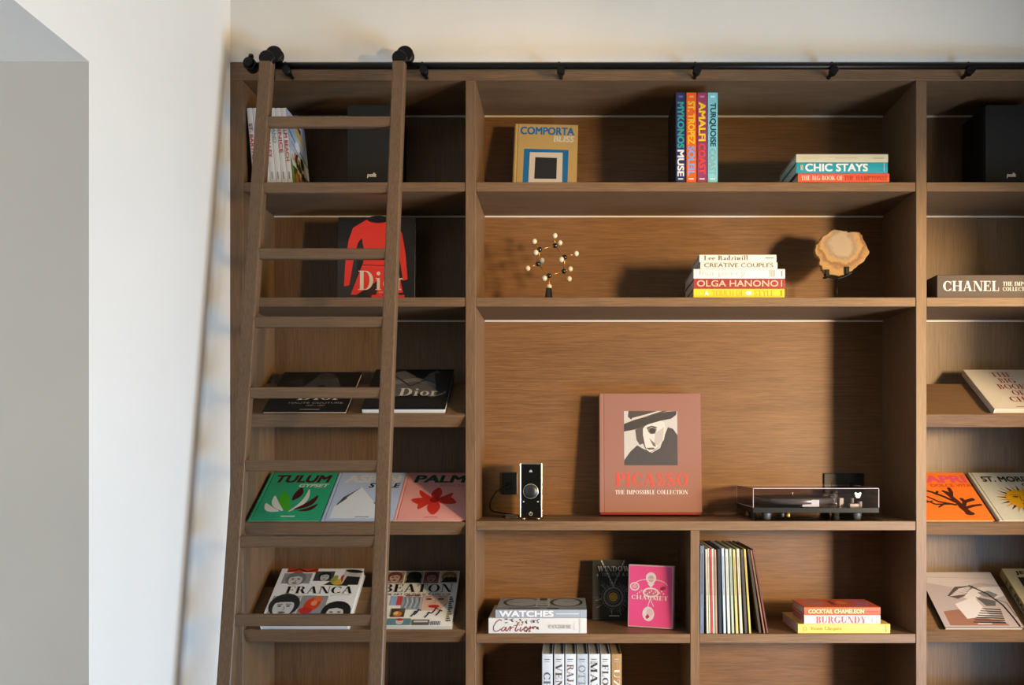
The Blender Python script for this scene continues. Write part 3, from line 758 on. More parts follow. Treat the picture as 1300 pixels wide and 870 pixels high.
# ================================================================== MIDDLE BAY, SECOND SHELF
# molecule model
TM = 46.0
def q(cx, cy, dt=0.0): t = TM + dt; x, y = 600 + cx / 3.8235, 260 + cy / 3.8235; return Vector((XX(x, t), t, ZZ(y, t)))
mol = thing('molecule_model', frame(V(XX(696.8, TM), TM, Z2), AX, AY, AZ), 'small ball-and-stick molecule model with white and black balls on a shelf', 'molecule model')
def mpart(name, bm, mat, label=None, smooth=True):
    scaled(bm); o = mol.location; bmesh.ops.translate(bm, vec=(-o.x, -o.y, EYE - o.z), verts=bm.verts)
    return mobj(name, bm, mat, mol, label, smooth)
BALLW = paint((226, 208, 172), 0.25, coat=.5); BALLB = paint((14, 13, 13), 0.2, coat=.6); ROD = paint((170, 120, 66), 0.3, 0.7)
bk = {1: q(325, 218, -5), 2: q(400, 198, 6), 3: q(447, 255, -4), 4: q(317, 287, 5), 5: q(371, 345, -4), 6: q(443, 323, 5)}
wh = [(1, q(299, 178, -2)), (1, q(306, 232, -14)), (2, q(398, 150, 6)), (2, q(423, 185, 14)), (3, q(502, 237, -2)), (3, q(430, 266, -14)),
      (4, q(336, 271, 14)), (4, q(267, 309, 3)), (5, q(348, 357, -14)), (5, q(371, 397, -4)), (6, q(473, 312, 12)), (6, q(468, 360, 2))]
for a, b_ in ((1, 2), (2, 3), (4, 5), (5, 6), (1, 4), (3, 6)):
    bm = bmesh.new(); bm_tube(bm, bk[a], bk[b_], .75, n=10); mpart('bond', bm, ROD)
for k, v in bk.items():
    bm = bmesh.new(); bm_ball(bm, v, 3.3); mpart('black_ball', bm, BALLB, 'black ball')
for k, v in wh:
    bm = bmesh.new(); bm_tube(bm, bk[k], v, .6, n=8); mpart('bond', bm, ROD)
    bm = bmesh.new(); bm_ball(bm, v, 3.75); mpart('white_ball', bm, BALLW, 'ivory white ball')
bm = bmesh.new(); c = q(370, 405, -4); zb = Z2 - c.z + .05
bm_lathe(bm, [(5.9, zb), (5.7, zb + 1), (3.9, -1.5), (3.2, 0)], c, 'z', 24); mpart('pedestal', bm, BALLB, 'black tapered pedestal')

def sp_rad(p, L, T): p.text('Lee Radziwill', 6, T*.22, 62, T*.86, (120, 112, 96), serif=True); p.rect(84, T*.45, 95, T*.55, (90, 84, 76))
def sp_cou(p, L, T): p.text('CREATIVE COUPLES', 5, T*.2, 93, T*.8, (110, 98, 82), bold=.0)
def sp_lis(p, L, T):
    p.text('lisa perry', 8, T*.12, 67, T*.82, (236, 206, 202), bold=-.004)
    for k, u in enumerate((97, 99, 101, 103)): p.rect(u, T*.15, u + .7, T*.85, (190, 180, 172))
    p.rect(112, T*.2, 112.8, T*.8, (130, 120, 112))
def sp_olg(p, L, T): p.text('OLGA HANONO', 4, T*.18, 108, T*.82, (248, 186, 146), bold=.015); p.rect(111.4, T*.18, 112.6, T*.82, (248, 186, 146))
def sp_tou(p, L, T):
    p.text('A', 13.5, T*.24, 19, T*.7, (250, 246, 236), bold=.04); p.text('TOUCH OF', 24, T*.2, 64, T*.78, (226, 192, 60), bold=-.004); p.ell(70, T*.5, 4, T*.22, (250, 246, 236)); p.text('STYLE', 78, T*.2, 103, T*.78, (226, 192, 60), bold=-.004); p.rect(111.6, T*.2, 112.4, T*.8, (160, 120, 30))
G2 = dict(group='second shelf book stack')
stack([(880.6, 996.0, 12.0, 92, (238, 206, 50), sp_tou, None, 'yellow book at the bottom of the five-book stack', 0, G2),
       (880.6, 997.0, 12.7, 92, (160, 52, 58), sp_olg, None, 'dark red book with wide peach capitals in the five-book stack', 0, G2),
       (880.6, 996.6, 12.5, 92, (238, 230, 222), sp_lis, None, 'white book with faint pink lowercase title in the five-book stack', 0, G2),
       (889.2, 987.0, 8.6, 78, (234, 226, 210), sp_cou, None, 'white book with thin grey capitals, second from the top of the five-book stack', 0, G2),
       (888.0, 985.6, 9.6, 78, (236, 228, 214), sp_rad, None, 'white book with grey serif title topping the five-book stack', 0, G2)], 6, Z2)

# polished slice of petrified wood
TS = 56.0
def r_(cx, cy): return (XX(960 + cx / 3.8235, TS), ZZ(260 + cy / 3.8235, TS))
raw = [(280, 222), (286, 196), (300, 182), (312, 164), (326, 152), (342, 144), (356, 132), (378, 124), (396, 128), (412, 130), (430, 131), (440, 138), (470, 136), (498, 139), (510, 152), (514, 172), (528, 196), (545, 232), (540, 246), (526, 262), (514, 282), (498, 292), (480, 308), (462, 324), (444, 330), (420, 344), (396, 350), (370, 344), (344, 342), (326, 330), (316, 318), (312, 300), (300, 290), (304, 270), (296, 254), (286, 246)]
rnd = random.Random(5); out = []
for i, a in enumerate(raw):
    b_ = raw[(i + 1) % len(raw)]
    out.append(a); out.append(((a[0] + b_[0]) / 2 + rnd.uniform(-2.5, 2.5), (a[1] + b_[1]) / 2 + rnd.uniform(-2.5, 2.5)))
fos = thing('petrified_wood_slice', frame(V(XX(1062.6, TS), TS, Z2), AX, AY, AZ), 'polished tan petrified wood slice on a thin black stand', 'mineral ornament')
def fpart(name, bm, mat, label=None, smooth=False):
    scaled(bm); o = fos.location; bmesh.ops.translate(bm, vec=(-o.x, -o.y, EYE - o.z), verts=bm.verts)
    return mobj(name, bm, mat, fos, label, smooth)
m = bpy.data.materials.new('petrified_wood'); m.use_nodes = True
nt = m.node_tree; pb = nt.nodes['Principled BSDF']; tc = nt.nodes.new('ShaderNodeTexCoord')
def mnode(kind, **kw):
    n_ = nt.nodes.new(kind)
    for k_, v_ in kw.items(): n_.inputs[k_].default_value = v_
    return n_
sub = nt.nodes.new('ShaderNodeVectorMath'); sub.operation = 'SUBTRACT'
sub.inputs[1].default_value = (4 * K, 0, 80 * K)
nt.links.new(tc.outputs['Object'], sub.inputs[0])
ln_ = nt.nodes.new('ShaderNodeVectorMath'); ln_.operation = 'LENGTH'; nt.links.new(sub.outputs[0], ln_.inputs[0])
nz = mnode('ShaderNodeTexNoise', Scale=22.0, Detail=6.0, Roughness=.65); nt.links.new(tc.outputs['Object'], nz.inputs['Vector'])
ad = nt.nodes.new('ShaderNodeMath'); ad.operation = 'MULTIPLY_ADD'; ad.inputs[1].default_value = .075; nt.links.new(nz.outputs['Fac'], ad.inputs[0]); nt.links.new(ln_.outputs['Value'], ad.inputs[2])
mr = mnode('ShaderNodeMapRange'); mr.inputs['From Min'].default_value = .02; mr.inputs['From Max'].default_value = .15; nt.links.new(ad.outputs[0], mr.inputs['Value'])
cr = nt.nodes.new('ShaderNodeValToRGB'); e = cr.color_ramp.elements
e[0].position = .1; e[0].color = rgb((132, 118, 98)); e[1].position = .95; e[1].color = rgb((146, 114, 70))
for pos, c in ((.45, (142, 124, 100)), (.56, (118, 100, 80)), (.7, (150, 118, 74)), (.8, (108, 74, 44))):
    x_ = cr.color_ramp.elements.new(pos); x_.color = rgb(c)
nt.links.new(mr.outputs[0], cr.inputs['Fac']); nt.links.new(cr.outputs['Color'], pb.inputs['Base Color'])
pb.inputs['Roughness'].default_value = .3
bm = bmesh.new(); bm_prism(bm, [r_(*a) for a in out], TS - 5, TS + 5, 'y', bevel=.8); fpart('stone_slice', bm, m, 'banded tan stone slice')
bm = bmesh.new(); a = r_(392, 352); bm_tube(bm, (a[0], TS, Z2 + 1.4), (a[0], TS, a[1] + 1), 1.0, n=10); fpart('rod', bm, IRON, None, True)
bm = bmesh.new(); bm_lathe(bm, [(13, 0.05), (13, 1.2), (12.4, 1.6)], (a[0], TS, Z2), 'z', 28); fpart('base', bm, IRON)
bm = bmesh.new()
pts = [Vector((*r_(*u), 0)) for u in ((330, 336), (350, 346), (372, 349), (396, 355), (420, 349), (444, 336), (462, 326))]
pts = [Vector((v.x, TS, v.y - .8)) for v in pts]
bm_path(bm, pts, 1.7)
for u in ((338, 336), (434, 322)):
    v = r_(*u); bm_box(bm, v[0] - 2.6, TS - 8, v[1] - 4, v[0] + 2.6, TS - 5.1, v[1] + 4.4, bevel=.4)
    bm_box(bm, v[0] - 2.6, TS - 8, v[1] - 5.5, v[0] + 2.6, TS + 6, v[1] - 3.6, bevel=.4)
fpart('cradle', bm, IRON, 'black metal cradle')

# ================================================================== MIDDLE BAY, THIRD SHELF
# small desktop amplifier
TA = 27.0
x0, x1 = XX(659.7, TA), XX(688, TA); w = x1 - x0; h = ZZ(588.5, TA) - Z3
amp = thing('amplifier', frame(V(x0, TA, Z3 + .05), AX, AY, AZ), 'small upright black amplifier with silver edges and round knob', 'amplifier')
SIL = paint((206, 204, 200), 0.22, 0.9); GLOSS = paint((10, 10, 11), 0.12, coat=.6)
def apart(name, bm, mat, label=None, smooth=False, par=None): scaled(bm); return mobj(name, bm, mat, par or amp, label, smooth)
bm = bmesh.new(); bm_rbox(bm, 1.6, 3, w - 1.6, h - 1.2, 0, 48, 1.0); apart('front_and_body', bm, GLOSS)
for a in (0, w - 1.6):
    bm = bmesh.new(); bm_box(bm, a, -.8, 2.6, a + 1.6, 48.5, h, bevel=.5, seg=2); apart('side_plate', bm, SIL, 'silver side plate')
bm = bmesh.new(); bm_box(bm, .8, -.4, h - 1.2, w - .8, 48.5, h + .2, bevel=.3); apart('top_plate', bm, SIL)
for a in (5, w - 5):
    bm = bmesh.new()
    for b_ in (4, 43): bm_lathe(bm, [(2.2, 0), (2.6, 1), (1.7, 2), (1.7, 3.2)], (a, b_, 0), 'z', 14)
    apart('foot', bm, SIL, 'silver foot', True)
kz = ZZ(624, TA) - Z3; kc = (w / 2, 0, kz)
bm = bmesh.new(); bm_lathe(bm, [(10, 0), (10, -1.6), (9.2, -2.2), (8.6, -1.4)], kc, 'y', 36); rg = apart('knob_ring', bm, SIL, 'silver ring round the knob', True)
bm = bmesh.new(); bm_lathe(bm, [(8.2, 0), (8.2, -4.2), (7.6, -4.9), (.4, -3.6)], kc, 'y', 36); apart('knob', bm, paint((74, 76, 80), .34, .9), 'brushed metal knob', True)
p = Print(); c = (190, 190, 188)
p.ring(w / 2, 7.6, 2.4, 2.4, .6, c); p.line([(w/2, 7.6), (w/2, 10.4)], .6, c); p.rect(w/2 - 2, h - 11.5, w/2 + 2, h - 10, c); p.rect(w/2 - 1.2, h - 9.6, w/2 + 1.2, h - 8.6, c)
for a in (5.2, w - 5.2): p.ell(a, kz - 13.5, 1.1, .9, c)
p.build(lambda u, v, l: (u, -l, v), 'panel_marks', amp)

# wall sockets on the back panel
SOCK = paint((20, 19, 19), 0.35)
def socket(pa, pb, ya, yb, label, holes, group=None):
    t = BD - .3
    a, b_ = XX(pa, t), XX(pb, t); z0, z1 = ZZ(yb, t), ZZ(ya, t)
    r = thing('wall_socket', frame(V(a, t, z0), AX, AY, AZ), label, 'wall socket')
    bm = bmesh.new(); bm_box(bm, 0, -2.6, 0, b_ - a, 0, z1 - z0, bevel=.7, seg=2); scaled(bm); mobj('plate', bm, SOCK, r)
    for hx in holes:
        bm = bmesh.new(); bm_box(bm, hx - 5, -3.3, 7, hx + 5, -2.4, 17, bevel=.4); scaled(bm); mobj('insert', bm, paint((8, 8, 8), .3), r)
    return r, b_ - a
socket(638, 657, 600, 628, 'dark wall socket in the shade behind the small amplifier', [10])
so, sw = socket(1045.5, 1096, 601, 627, 'black double wall socket behind the turntable', [15, 40])
pl = thing('plug', frame(V(XX(1086, BD - 10), BD - 3.4, ZZ(619, BD - 10)), AX, AY, AZ), 'black plug with a white mark in the wall socket behind the turntable', 'plug')
bm = bmesh.new(); bm_box(bm, -6, -13, -3.4, 6, -.3, 5.5, bevel=1.2, seg=2); scaled(bm); mobj('plug_body', bm, BLK, pl)
bm = bmesh.new(); bm_box(bm, -4.6, -13.25, .6, 4.6, -12.9, 3.0); scaled(bm); mobj('label_strip', bm, paint((206, 206, 202), .5), pl, 'white label strip')

# cable and small connector block left of the amplifier
cb = thing('cable', frame(V(XX(640, 90), 90, Z3), AX, AY, AZ), 'black cable hanging from the shaded wall socket to the shelf', 'cable')
pts = []
for px_, py_, t in ((647, 618, 117), (634, 622, 112), (626, 630, 108), (622, 641, 104), (625, 649, 98), (636, 651.5, 84), (646, 652.8, 72), (652, 653.5, 66)):
    z = max(ZZ(py_, t), Z3 + 1.2); pts.append(Vector((XX(px_, t), t, z)))
def smooth_pts(P, n=6):
    o = []
    for i in range(len(P) - 1):
        a, b_, c_, d_ = P[max(0, i - 1)], P[i], P[i + 1], P[min(len(P) - 1, i + 2)]
        for k in range(n):
            f = k / n; o.append(.5 * ((2 * b_) + (c_ - a) * f + (2 * a - 5 * b_ + 4 * c_ - d_) * f * f + (3 * b_ - a - 3 * c_ + d_) * f ** 3))
    return o + [P[-1]]
bm = bmesh.new(); bm_path(bm, smooth_pts(pts), 1.0); scaled(bm)
bmesh.ops.translate(bm, vec=(-cb.location.x, -cb.location.y, EYE - cb.location.z), verts=bm.verts)
mobj('cord', bm, BLK, cb, None, True)
t = 48.0; a, b_ = XX(639.5, t), XX(657.5, t)
cn = thing('connector_block', frame(V(a, t, Z3 + .05), AX, AY, AZ), 'small tan connector block lying left of the amplifier', 'connector')
bm = bmesh.new(); bm_box(bm, 2, 0, 0, b_ - a, 15, 4.6, bevel=.7, seg=2); scaled(bm); mobj('shell', bm, paint((150, 128, 100), .4), cn)
bm = bmesh.new(); bm_box(bm, -2, 4, 1, 2, 11, 3.6, bevel=.5); bm_tube(bm, (b_ - a, 8, 2.3), (b_ - a + 2.4, 8, 2.3), 1.2, n=10); scaled(bm); mobj('end_caps', bm, BLK, cn)

# large boxed art book
TB = 76.0; W_ = 130.4 / S(TB); H_ = 155.5 / S(TB)
CLAY = (152, 104, 90)
art = thing('boxed_book', stand_face(XX(761, TB), TB, Z3 + .25, lean=5.5, thick=28), 'large terracotta art book with a portrait in a hat, standing against the back', 'book')
def bpart(name, bm, mat, label=None): scaled(bm); return mobj(name, bm, mat, art, label)
bm = bmesh.new(); bm_box(bm, 1.2, 3, 0, W_ - 1.2, 25, H_ - 2, bevel=.5); bpart('inner_tray', bm, paint((140, 26, 22), .5), 'dark red inner tray')
bm = bmesh.new(); bm_prism(bm, [(W_, 0), (7, 0), (6, .5), (5, 0), (.8, 0), (0, .8), (0, 27.2), (.8, 28), (W_, 28), (W_, 25.2), (1.6, 25.2), (1.6, 2.8), (W_, 2.8)], 3.4, H_); bpart('clothbound_case', bm, paint(CLAY, .7, var=.12, scale=500))
p = Print()
u0, u1, v0, v1 = W_ * .245, W_ * .768, H_ * .405, H_ * .855
fu = lambda x: u0 + (x - 250) / (578 - 250) * (u1 - u0); fv = lambda y: v1 - (y - 153) / (484 - 153) * (v1 - v0)
def pp(*pts): return [(fu(x), fv(y)) for x, y in pts]
p.rect(u0, v0, u1, v1, (196, 190, 182))
p.poly(pp((250, 484), (250, 452), (288, 400), (330, 362), (360, 380), (420, 408), (470, 380), (500, 300), (520, 252), (552, 262), (578, 300), (578, 484)), (70, 66, 66))
p.poly(pp((318, 268), (352, 250), (470, 206), (498, 224), (508, 266), (494, 330), (460, 372), (436, 396), (404, 406), (384, 392), (366, 352), (346, 360), (326, 330)), (84, 76, 72))
p.poly(pp((378, 246), (420, 222), (470, 206), (498, 224), (508, 266), (494, 330), (462, 368), (436, 392), (408, 404), (388, 390), (378, 360), (366, 300), (366, 262)), (214, 206, 196))
p.poly(pp((440, 290), (496, 250), (488, 330), (458, 366), (434, 352)), (186, 178, 168)); p.poly(pp((404, 318), (440, 352), (446, 372), (428, 366)), (110, 100, 94))
p.poly(pp((384, 378), (430, 376), (442, 386), (402, 390)), (90, 80, 76)); p.poly(pp((392, 258), (436, 250), (452, 264), (440, 292), (412, 294), (398, 280)), (120, 110, 104))
p.ell(fu(424), fv(274), 4.2, 3.6, (60, 54, 52)); p.line(pp((390, 258), (420, 246), (450, 254)), 1.6, (70, 64, 60))
p.poly(pp((250, 278), (250, 232), (312, 208), (420, 178), (520, 156), (574, 153), (572, 176), (540, 200), (470, 214), (380, 240), (318, 266)), (62, 56, 54))
p.poly(pp((278, 153), (274, 188), (292, 204), (470, 168), (520, 153)), (74, 66, 62)); p.poly(pp((294, 206), (300, 196), (400, 170), (456, 153), (486, 153), (400, 180)), (206, 196, 184))
p.text('PICASSO', W_ * .155, H_ * .235, W_ * .865, H_ * .342, (226, 74, 58), serif=True)
p.text('THE IMPOSSIBLE COLLECTION', W_ * .155, H_ * .168, W_ * .865, H_ * .202, (240, 228, 220), serif=True)
p.build(lambda u, v, l: (u, -l, v), 'cover_print', art)

# turntable on a dark glass sheet
zs = Z3
gl = thing('glass_sheet', frame(V(XX(958.5, 2), 2, zs + .05), AX, AY, AZ), 'thin black glass sheet under the turntable', 'glass sheet')
bm = bmesh.new(); bm_box(bm, 0, 0, 0, 163, 112, 1.1, bevel=.2); scaled(bm); mobj('sheet', bm, GLOSS, gl)
T0 = 6.0; xa, xb = XX(956, T0), XX(1116, T0); w = xb - xa; dp = 109.0
tt = thing('turntable', frame(V(xa, T0, zs + 1.2), AX, AY, AZ), 'black record turntable under a clear dust cover', 'turntable')
def tpart(name, bm, mat, label=None, smooth=False, par=None): scaled(bm); return mobj(name, bm, mat, par or tt, label, smooth)
PLN = paint((34, 35, 37), 0.25, coat=.4); RUB = paint((70, 72, 72), .4)
HP0, HP1, HC = 9.0, 15.6, 40.5
bm = bmesh.new(); bm_box(bm, 0, 0, HP0, w, dp, HP1, bevel=.5, seg=2); tpart('plinth', bm, PLN)
for u, v in ((19, 9), (w - 26, 9), (19, dp - 10), (w - 26, dp - 10)):
    bm = bmesh.new(); bm_lathe(bm, [(4.6, 0), (5.4, 1.4), (6.4, 7), (6.4, 9)], (u, v, 0), 'z', 20); tpart('foot', bm, RUB, 'grey cone foot', True)
bm = bmesh.new(); bm_lathe(bm, [(2.0, 3.0), (2.6, 3.4), (2.6, 9.2), (1.6, 9.2)], (46, 5, 0), 'z', 18); tpart('switch_knob', bm, paint((206, 156, 74), .25, .8), 'small brass-coloured knob', True)
bm = bmesh.new(); bm_lathe(bm, [(2.4, 3.2), (2.4, 9.2)], (39.5, 8, 0), 'z', 16); tpart('switch_knob', bm, RUB, None, True)
pc = (64, 55, 0)
bm = bmesh.new(); bm_lathe(bm, [(20, 15.7), (20, 19), (50, 19.2), (51.5, 20), (51.5, 26), (50.5, 26.6)], pc, 'z', 48); pt = tpart('platter', bm, paint((96, 94, 94), .3, .5), None, True)
bm = bmesh.new(); bm_lathe(bm, [(49, 26.6), (49, 27.4)], pc, 'z', 48); tpart('slip_mat', bm, paint((30, 28, 28), .7), None, False, pt)
bm = bmesh.new(); bm_lathe(bm, [(1.1, 27.3), (1.1, 32), (.6, 33.2)], pc, 'z', 12); tpart('spindle', bm, SIL, None, True, pt)
bm = bmesh.new(); bm_box(bm, 64, 5, 16.2, 86, 12, 25.6, bevel=.8, seg=2); tpart('motor_cap', bm, paint((226, 226, 222), .25, .2), 'bright white block at the front')
ax_, ay_ = 126, 76
bm = bmesh.new(); bm_lathe(bm, [(9, 15.7), (9, 18), (5, 19), (5, 29), (4, 30)], (ax_, ay_, 0), 'z', 24); tpart('arm_base', bm, SIL, None, True)
bm = bmesh.new(); bm_tube(bm, (ax_, ay_, 31), (ax_ - 22, 12, 30), 1.2, n=12); bm_tube(bm, (ax_, ay_, 31), (ax_ + 5.5, ay_ + 17, 31.3), 1.2, n=12); tpart('tonearm', bm, SIL, None, True)
bm = bmesh.new(); bm_tube(bm, (ax_ + 3.2, ay_ + 10, 31.2), (ax_ + 6.4, ay_ + 19, 31.4), 5.2, n=20); tpart('counterweight', bm, BLK, None, True)
bm = bmesh.new(); bm_box(bm, ax_ - 26, 6, 27.6, ax_ - 19, 15, 31, bevel=.6); tpart('headshell', bm, BLK)
bm = bmesh.new(); bm_box(bm, ax_ - 8, 26, 15.7, ax_ - 2, 38, 27, bevel=.6); bm_tube(bm, (ax_ + 12, 36, 15.7), (ax_ + 12, 36, 26), 2.2, n=14); bm_tube(bm, (ax_ + 20, 30, 15.7), (ax_ + 20, 30, 22), 3, n=14); bm_box(bm, ax_ + 2, 14, 15.7, ax_ + 14, 22, 20, bevel=.5); tpart('arm_fittings', bm, paint((150, 152, 156), .3, .7))
# clear dust cover
m = bpy.data.materials.new('clear_smoky_acrylic'); m.use_nodes = True; nt = m.node_tree
for n_ in list(nt.nodes): nt.nodes.remove(n_)
om = nt.nodes.new('ShaderNodeOutputMaterial'); mixs = nt.nodes.new('ShaderNodeMixShader'); tr = nt.nodes.new('ShaderNodeBsdfTransparent'); gs = nt.nodes.new('ShaderNodeBsdfGlossy')
tr.inputs['Color'].default_value = (.94, .92, .94, 1); gs.inputs['Roughness'].default_value = .06; gs.inputs['Color'].default_value = (.9, .88, .92, 1)
fr = nt.nodes.new('ShaderNodeFresnel'); fr.inputs['IOR'].default_value = 1.5
nzz = nt.nodes.new('ShaderNodeTexNoise'); nzz.inputs['Scale'].default_value = 6.0
mm = nt.nodes.new('ShaderNodeMath'); mm.operation = 'MULTIPLY_ADD'; mm.inputs[1].default_value = .10; nt.links.new(nzz.outputs['Fac'], mm.inputs[0]); nt.links.new(fr.outputs['Fac'], mm.inputs[2])
geo = nt.nodes.new('ShaderNodeNewGeometry'); inv = nt.nodes.new('ShaderNodeMath'); inv.operation = 'SUBTRACT'; inv.inputs[0].default_value = 1.0
nt.links.new(geo.outputs['Backfacing'], inv.inputs[1]); mf = nt.nodes.new('ShaderNodeMath'); mf.operation = 'MULTIPLY'
nt.links.new(mm.outputs[0], mf.inputs[0]); nt.links.new(inv.outputs[0], mf.inputs[1]); nt.links.new(mf.outputs[0], mixs.inputs[0]); nt.links.new(tr.outputs[0], mixs.inputs[1]); nt.links.new(gs.outputs[0], mixs.inputs[2]); nt.links.new(mixs.outputs[0], om.inputs['Surface'])
bm = bmesh.new(); th = .9
bm_box(bm, 0, 0, HP1 + .1, w, th, HC - th); bm_box(bm, 0, dp - th, HP1 + .1, w, dp, HC - th)
bm_box(bm, 0, th + .02, HP1 + .1, th, dp - th - .02, HC - th); bm_box(bm, w - th, th + .02, HP1 + .1, w, dp - th - .02, HC - th); bm_box(bm, 0, 0, HC - th + .02, w, dp, HC)
dc = tpart('dust_cover', bm, m, 'clear dust cover')
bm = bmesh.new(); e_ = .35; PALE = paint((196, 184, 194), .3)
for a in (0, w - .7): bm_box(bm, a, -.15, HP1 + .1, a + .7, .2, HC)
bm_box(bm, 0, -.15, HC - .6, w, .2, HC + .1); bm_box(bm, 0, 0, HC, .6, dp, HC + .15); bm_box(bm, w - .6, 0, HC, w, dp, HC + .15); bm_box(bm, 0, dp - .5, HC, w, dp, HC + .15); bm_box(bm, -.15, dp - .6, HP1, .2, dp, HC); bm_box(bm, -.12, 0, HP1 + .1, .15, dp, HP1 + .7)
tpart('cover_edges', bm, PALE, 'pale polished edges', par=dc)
p = Print(); u = w - 27
p.ell(u, 31.4, 3.4, 3, (226, 222, 212)); p.ell(u - 3, 34, 1.6, 1.2, (226, 222, 212), 30); p.ell(u + 3, 34, 1.6, 1.2, (226, 222, 212), -30); p.rect(u - 2.4, 28, u + 2.4, 30, (226, 222, 212))
p.build(lambda u_, v, l: (u_, -.2 - l, v), 'emblem', dc)
for a in (24, w - 30):
    bm = bmesh.new(); bm_box(bm, a, dp - .2, 13, a + 9, dp + 3, 20, bevel=.4); tpart('hinge', bm, BLK)

# ================================================================== MIDDLE BAY, LOWER SHELVES
def sp_car(p, L, T):
    c = (150, 60, 66)
    def cur(pts, w0, w1=None): p.line([(a, b_) for a, b_ in pts], w0, c, w1)
    cur([(17, 16.5), (14.5, 18.2), (10, 15), (6.5, 9.5), (6.4, 5), (8.6, 2.8), (12.5, 3.6), (16, 6)], .9)
    cur([(22, 8), (19.6, 8.6), (17, 6), (17.2, 3.6), (19.4, 3.6), (22.6, 8)], .9); cur([(22.8, 8.4), (22, 4.4), (23.4, 3.2), (26, 6.4)], .9)
    cur([(26, 6.4), (28, 9.6), (28.6, 8), (27.2, 3.6)], .9); cur([(28.2, 6), (31, 8.6), (32.4, 8)], .8)
    cur([(37.6, 14), (34, 4.6), (35.4, 3), (38.4, 6)], 1.0); cur([(32.6, 10.4), (39.6, 11.2)], .8)
    cur([(41.4, 8.4), (40, 4.2), (41.4, 3), (43.6, 5.6)], .9); p.ell(42.4, 11.4, .8, .8, c)
    cur([(43.6, 5.6), (48.4, 8), (48, 9.4), (45.8, 7.6), (45.4, 4), (47.6, 3), (51, 5.6)], .9)
    cur([(51, 5.6), (53.4, 9.4), (53.6, 7.8), (52.4, 3.4)], .9); cur([(53.2, 6), (56, 8.8), (57.4, 8.2)], .8)
    rn = random.Random(11)
    for k in range(46):
        u = 22 + rn.random() * 42; v = 13.5 + rn.random() * 6 if k < 30 else 2 + rn.random() * 8
        if k >= 30: u = 46 + rn.random() * 18
        p.ell(u, v, .5 + rn.random() * .7, .5 + rn.random() * .5, rn.choice([(60, 40, 44), (130, 60, 70), (90, 84, 86)]), n=8)
    p.text('PANTHERE', 77, T*.34, 106, T*.58, (176, 168, 156), serif=True); p.rect(116.6, T*.05, 117.2, T*.95, (196, 190, 178)); p.ring(112, T*.5, 3, 5, .4, (206, 200, 188), 100, 260)
def sp_wat(p, L, T):
    p.text('WATCHES', 4.6, T*.14, 74, T*.88, (240, 242, 244), bold=.04); p.rect(77, T*.44, 106, T*.54, (220, 224, 228)); p.rect(109.6, T*.05, 110.1, T*.95, (206, 210, 216))
cov = Print(); W_ = 92; H_ = 116
cov.rect(0, 0, W_, H_, (150, 162, 176))
# the cover is seen with its length running left to right: u = depth, v = length from the right
cov.ring(56, 84, 34, 26, 4, (40, 46, 56)); cov.ring(56, 26, 34, 22, 4, (40, 46, 56)); cov.ell(56, 84, 29, 22, (168, 180, 194)); cov.ell(56, 26, 29, 18, (168, 180, 194))
cov.rect(20, 48, 88, 66, (186, 196, 208)); cov.rect(70, 52, 90, 62, (60, 68, 78)); cov.rect(24, 50, 30, 64, (70, 78, 88))
for k in range(3): cov.rect(34 + k * 12, 50, 38 + k * 12, 64, (120, 132, 146))
cov.rect(2, 0, 16, H_, (132, 144, 158)); cov.rect(8, 60, 14, 100, (60, 66, 76)); cov.rect(4, 36, 12, 50, (40, 46, 56)); cov.line([(60, 104), (52, 88)], 1.4, (40, 46, 56)); cov.line([(64, 14), (56, 30)], 1.4, (40, 46, 56))
G4 = dict(group='lower shelf stack of two')
stack([(620.3, 744.8, 19.9, 98, (222, 222, 220), sp_car, None, 'thick white book with red script lettering under the grey-blue book', 0, dict(page=(196, 176, 146), **G4)),
       (629.0, 744.8, 10.7, 92, (164, 176, 190), sp_wat, cov, 'grey-blue book with white capitals lying on the thick white book', 0, dict(page=(196, 176, 146), **G4))], 2.5, Z4)

p = Print(); t = 92.0; W_ = 63; H_ = 81.5
p.rect(.6, .6, W_ - .6, H_ - .6, (22, 22, 24))
rn = random.Random(2)
cx, cy = 29, 31
for k in range(64):
    a = rn.random() * 6.283; r0 = 14 + rn.random() * 6; r1 = r0 + rn.random() * 9
    p.line([(cx + r0 * math.cos(a), cy + r0 * math.sin(a)), (cx + r1 * math.cos(a), cy + r1 * math.sin(a))], .45, rn.choice([(120, 120, 124), (86, 88, 92), (170, 168, 166)]))
for rr, ww in ((16.4, .7), (14, 1.1), (11.4, .7), (9, 1.3)): p.ring(cx, cy, rr, rr, ww, (110, 110, 114))
for k in range(40):
    a = k / 40 * 6.283; p.ell(cx + 12.6 * math.cos(a), cy + 12.6 * math.sin(a), .7, .7, (176, 174, 170), n=8)
p.ell(cx, cy, 7.4, 7.4, (60, 60, 62)); p.ell(cx, cy, 6, 6, (196, 150, 50)); p.ring(cx, cy, 4, 4, .8, (140, 100, 30))
p.line([(13, 80), (20, 66), (25, 55), (29, 46)], 1.6, (170, 164, 158)); p.line([(44, 80), (38, 66), (33, 55), (29, 46)], 1.4, (130, 126, 122))
for k in range(9):
    f = k / 8; p.ell(13 + 16 * f, 80 - 34 * f, 1.1, 1.1, (206, 200, 192), n=8); p.ell(44 - 15 * f, 80 - 34 * f, 1, 1, (150, 146, 142), n=8)
p.text('WINDOWS', 7.5, 66, 57, 73, (206, 202, 198), serif=True); p.text('at TIFFANY & Co.', 6, 59.5, 56, 64, (150, 148, 146), serif=True); p.rect(23, 4.6, 37, 6.2, (190, 188, 184))
book('black upright book with a pendant necklace on its cover, behind the pink book', stand_face(XX(752, t), t, Z4 + .2, lean=7, thick=8), W_, H_, 8, (30, 66, 70), cover=p, groove=False)
p = Print(); t = 44.0; W_, H_ = 61, 81.5; HOT = (240, 84, 150)
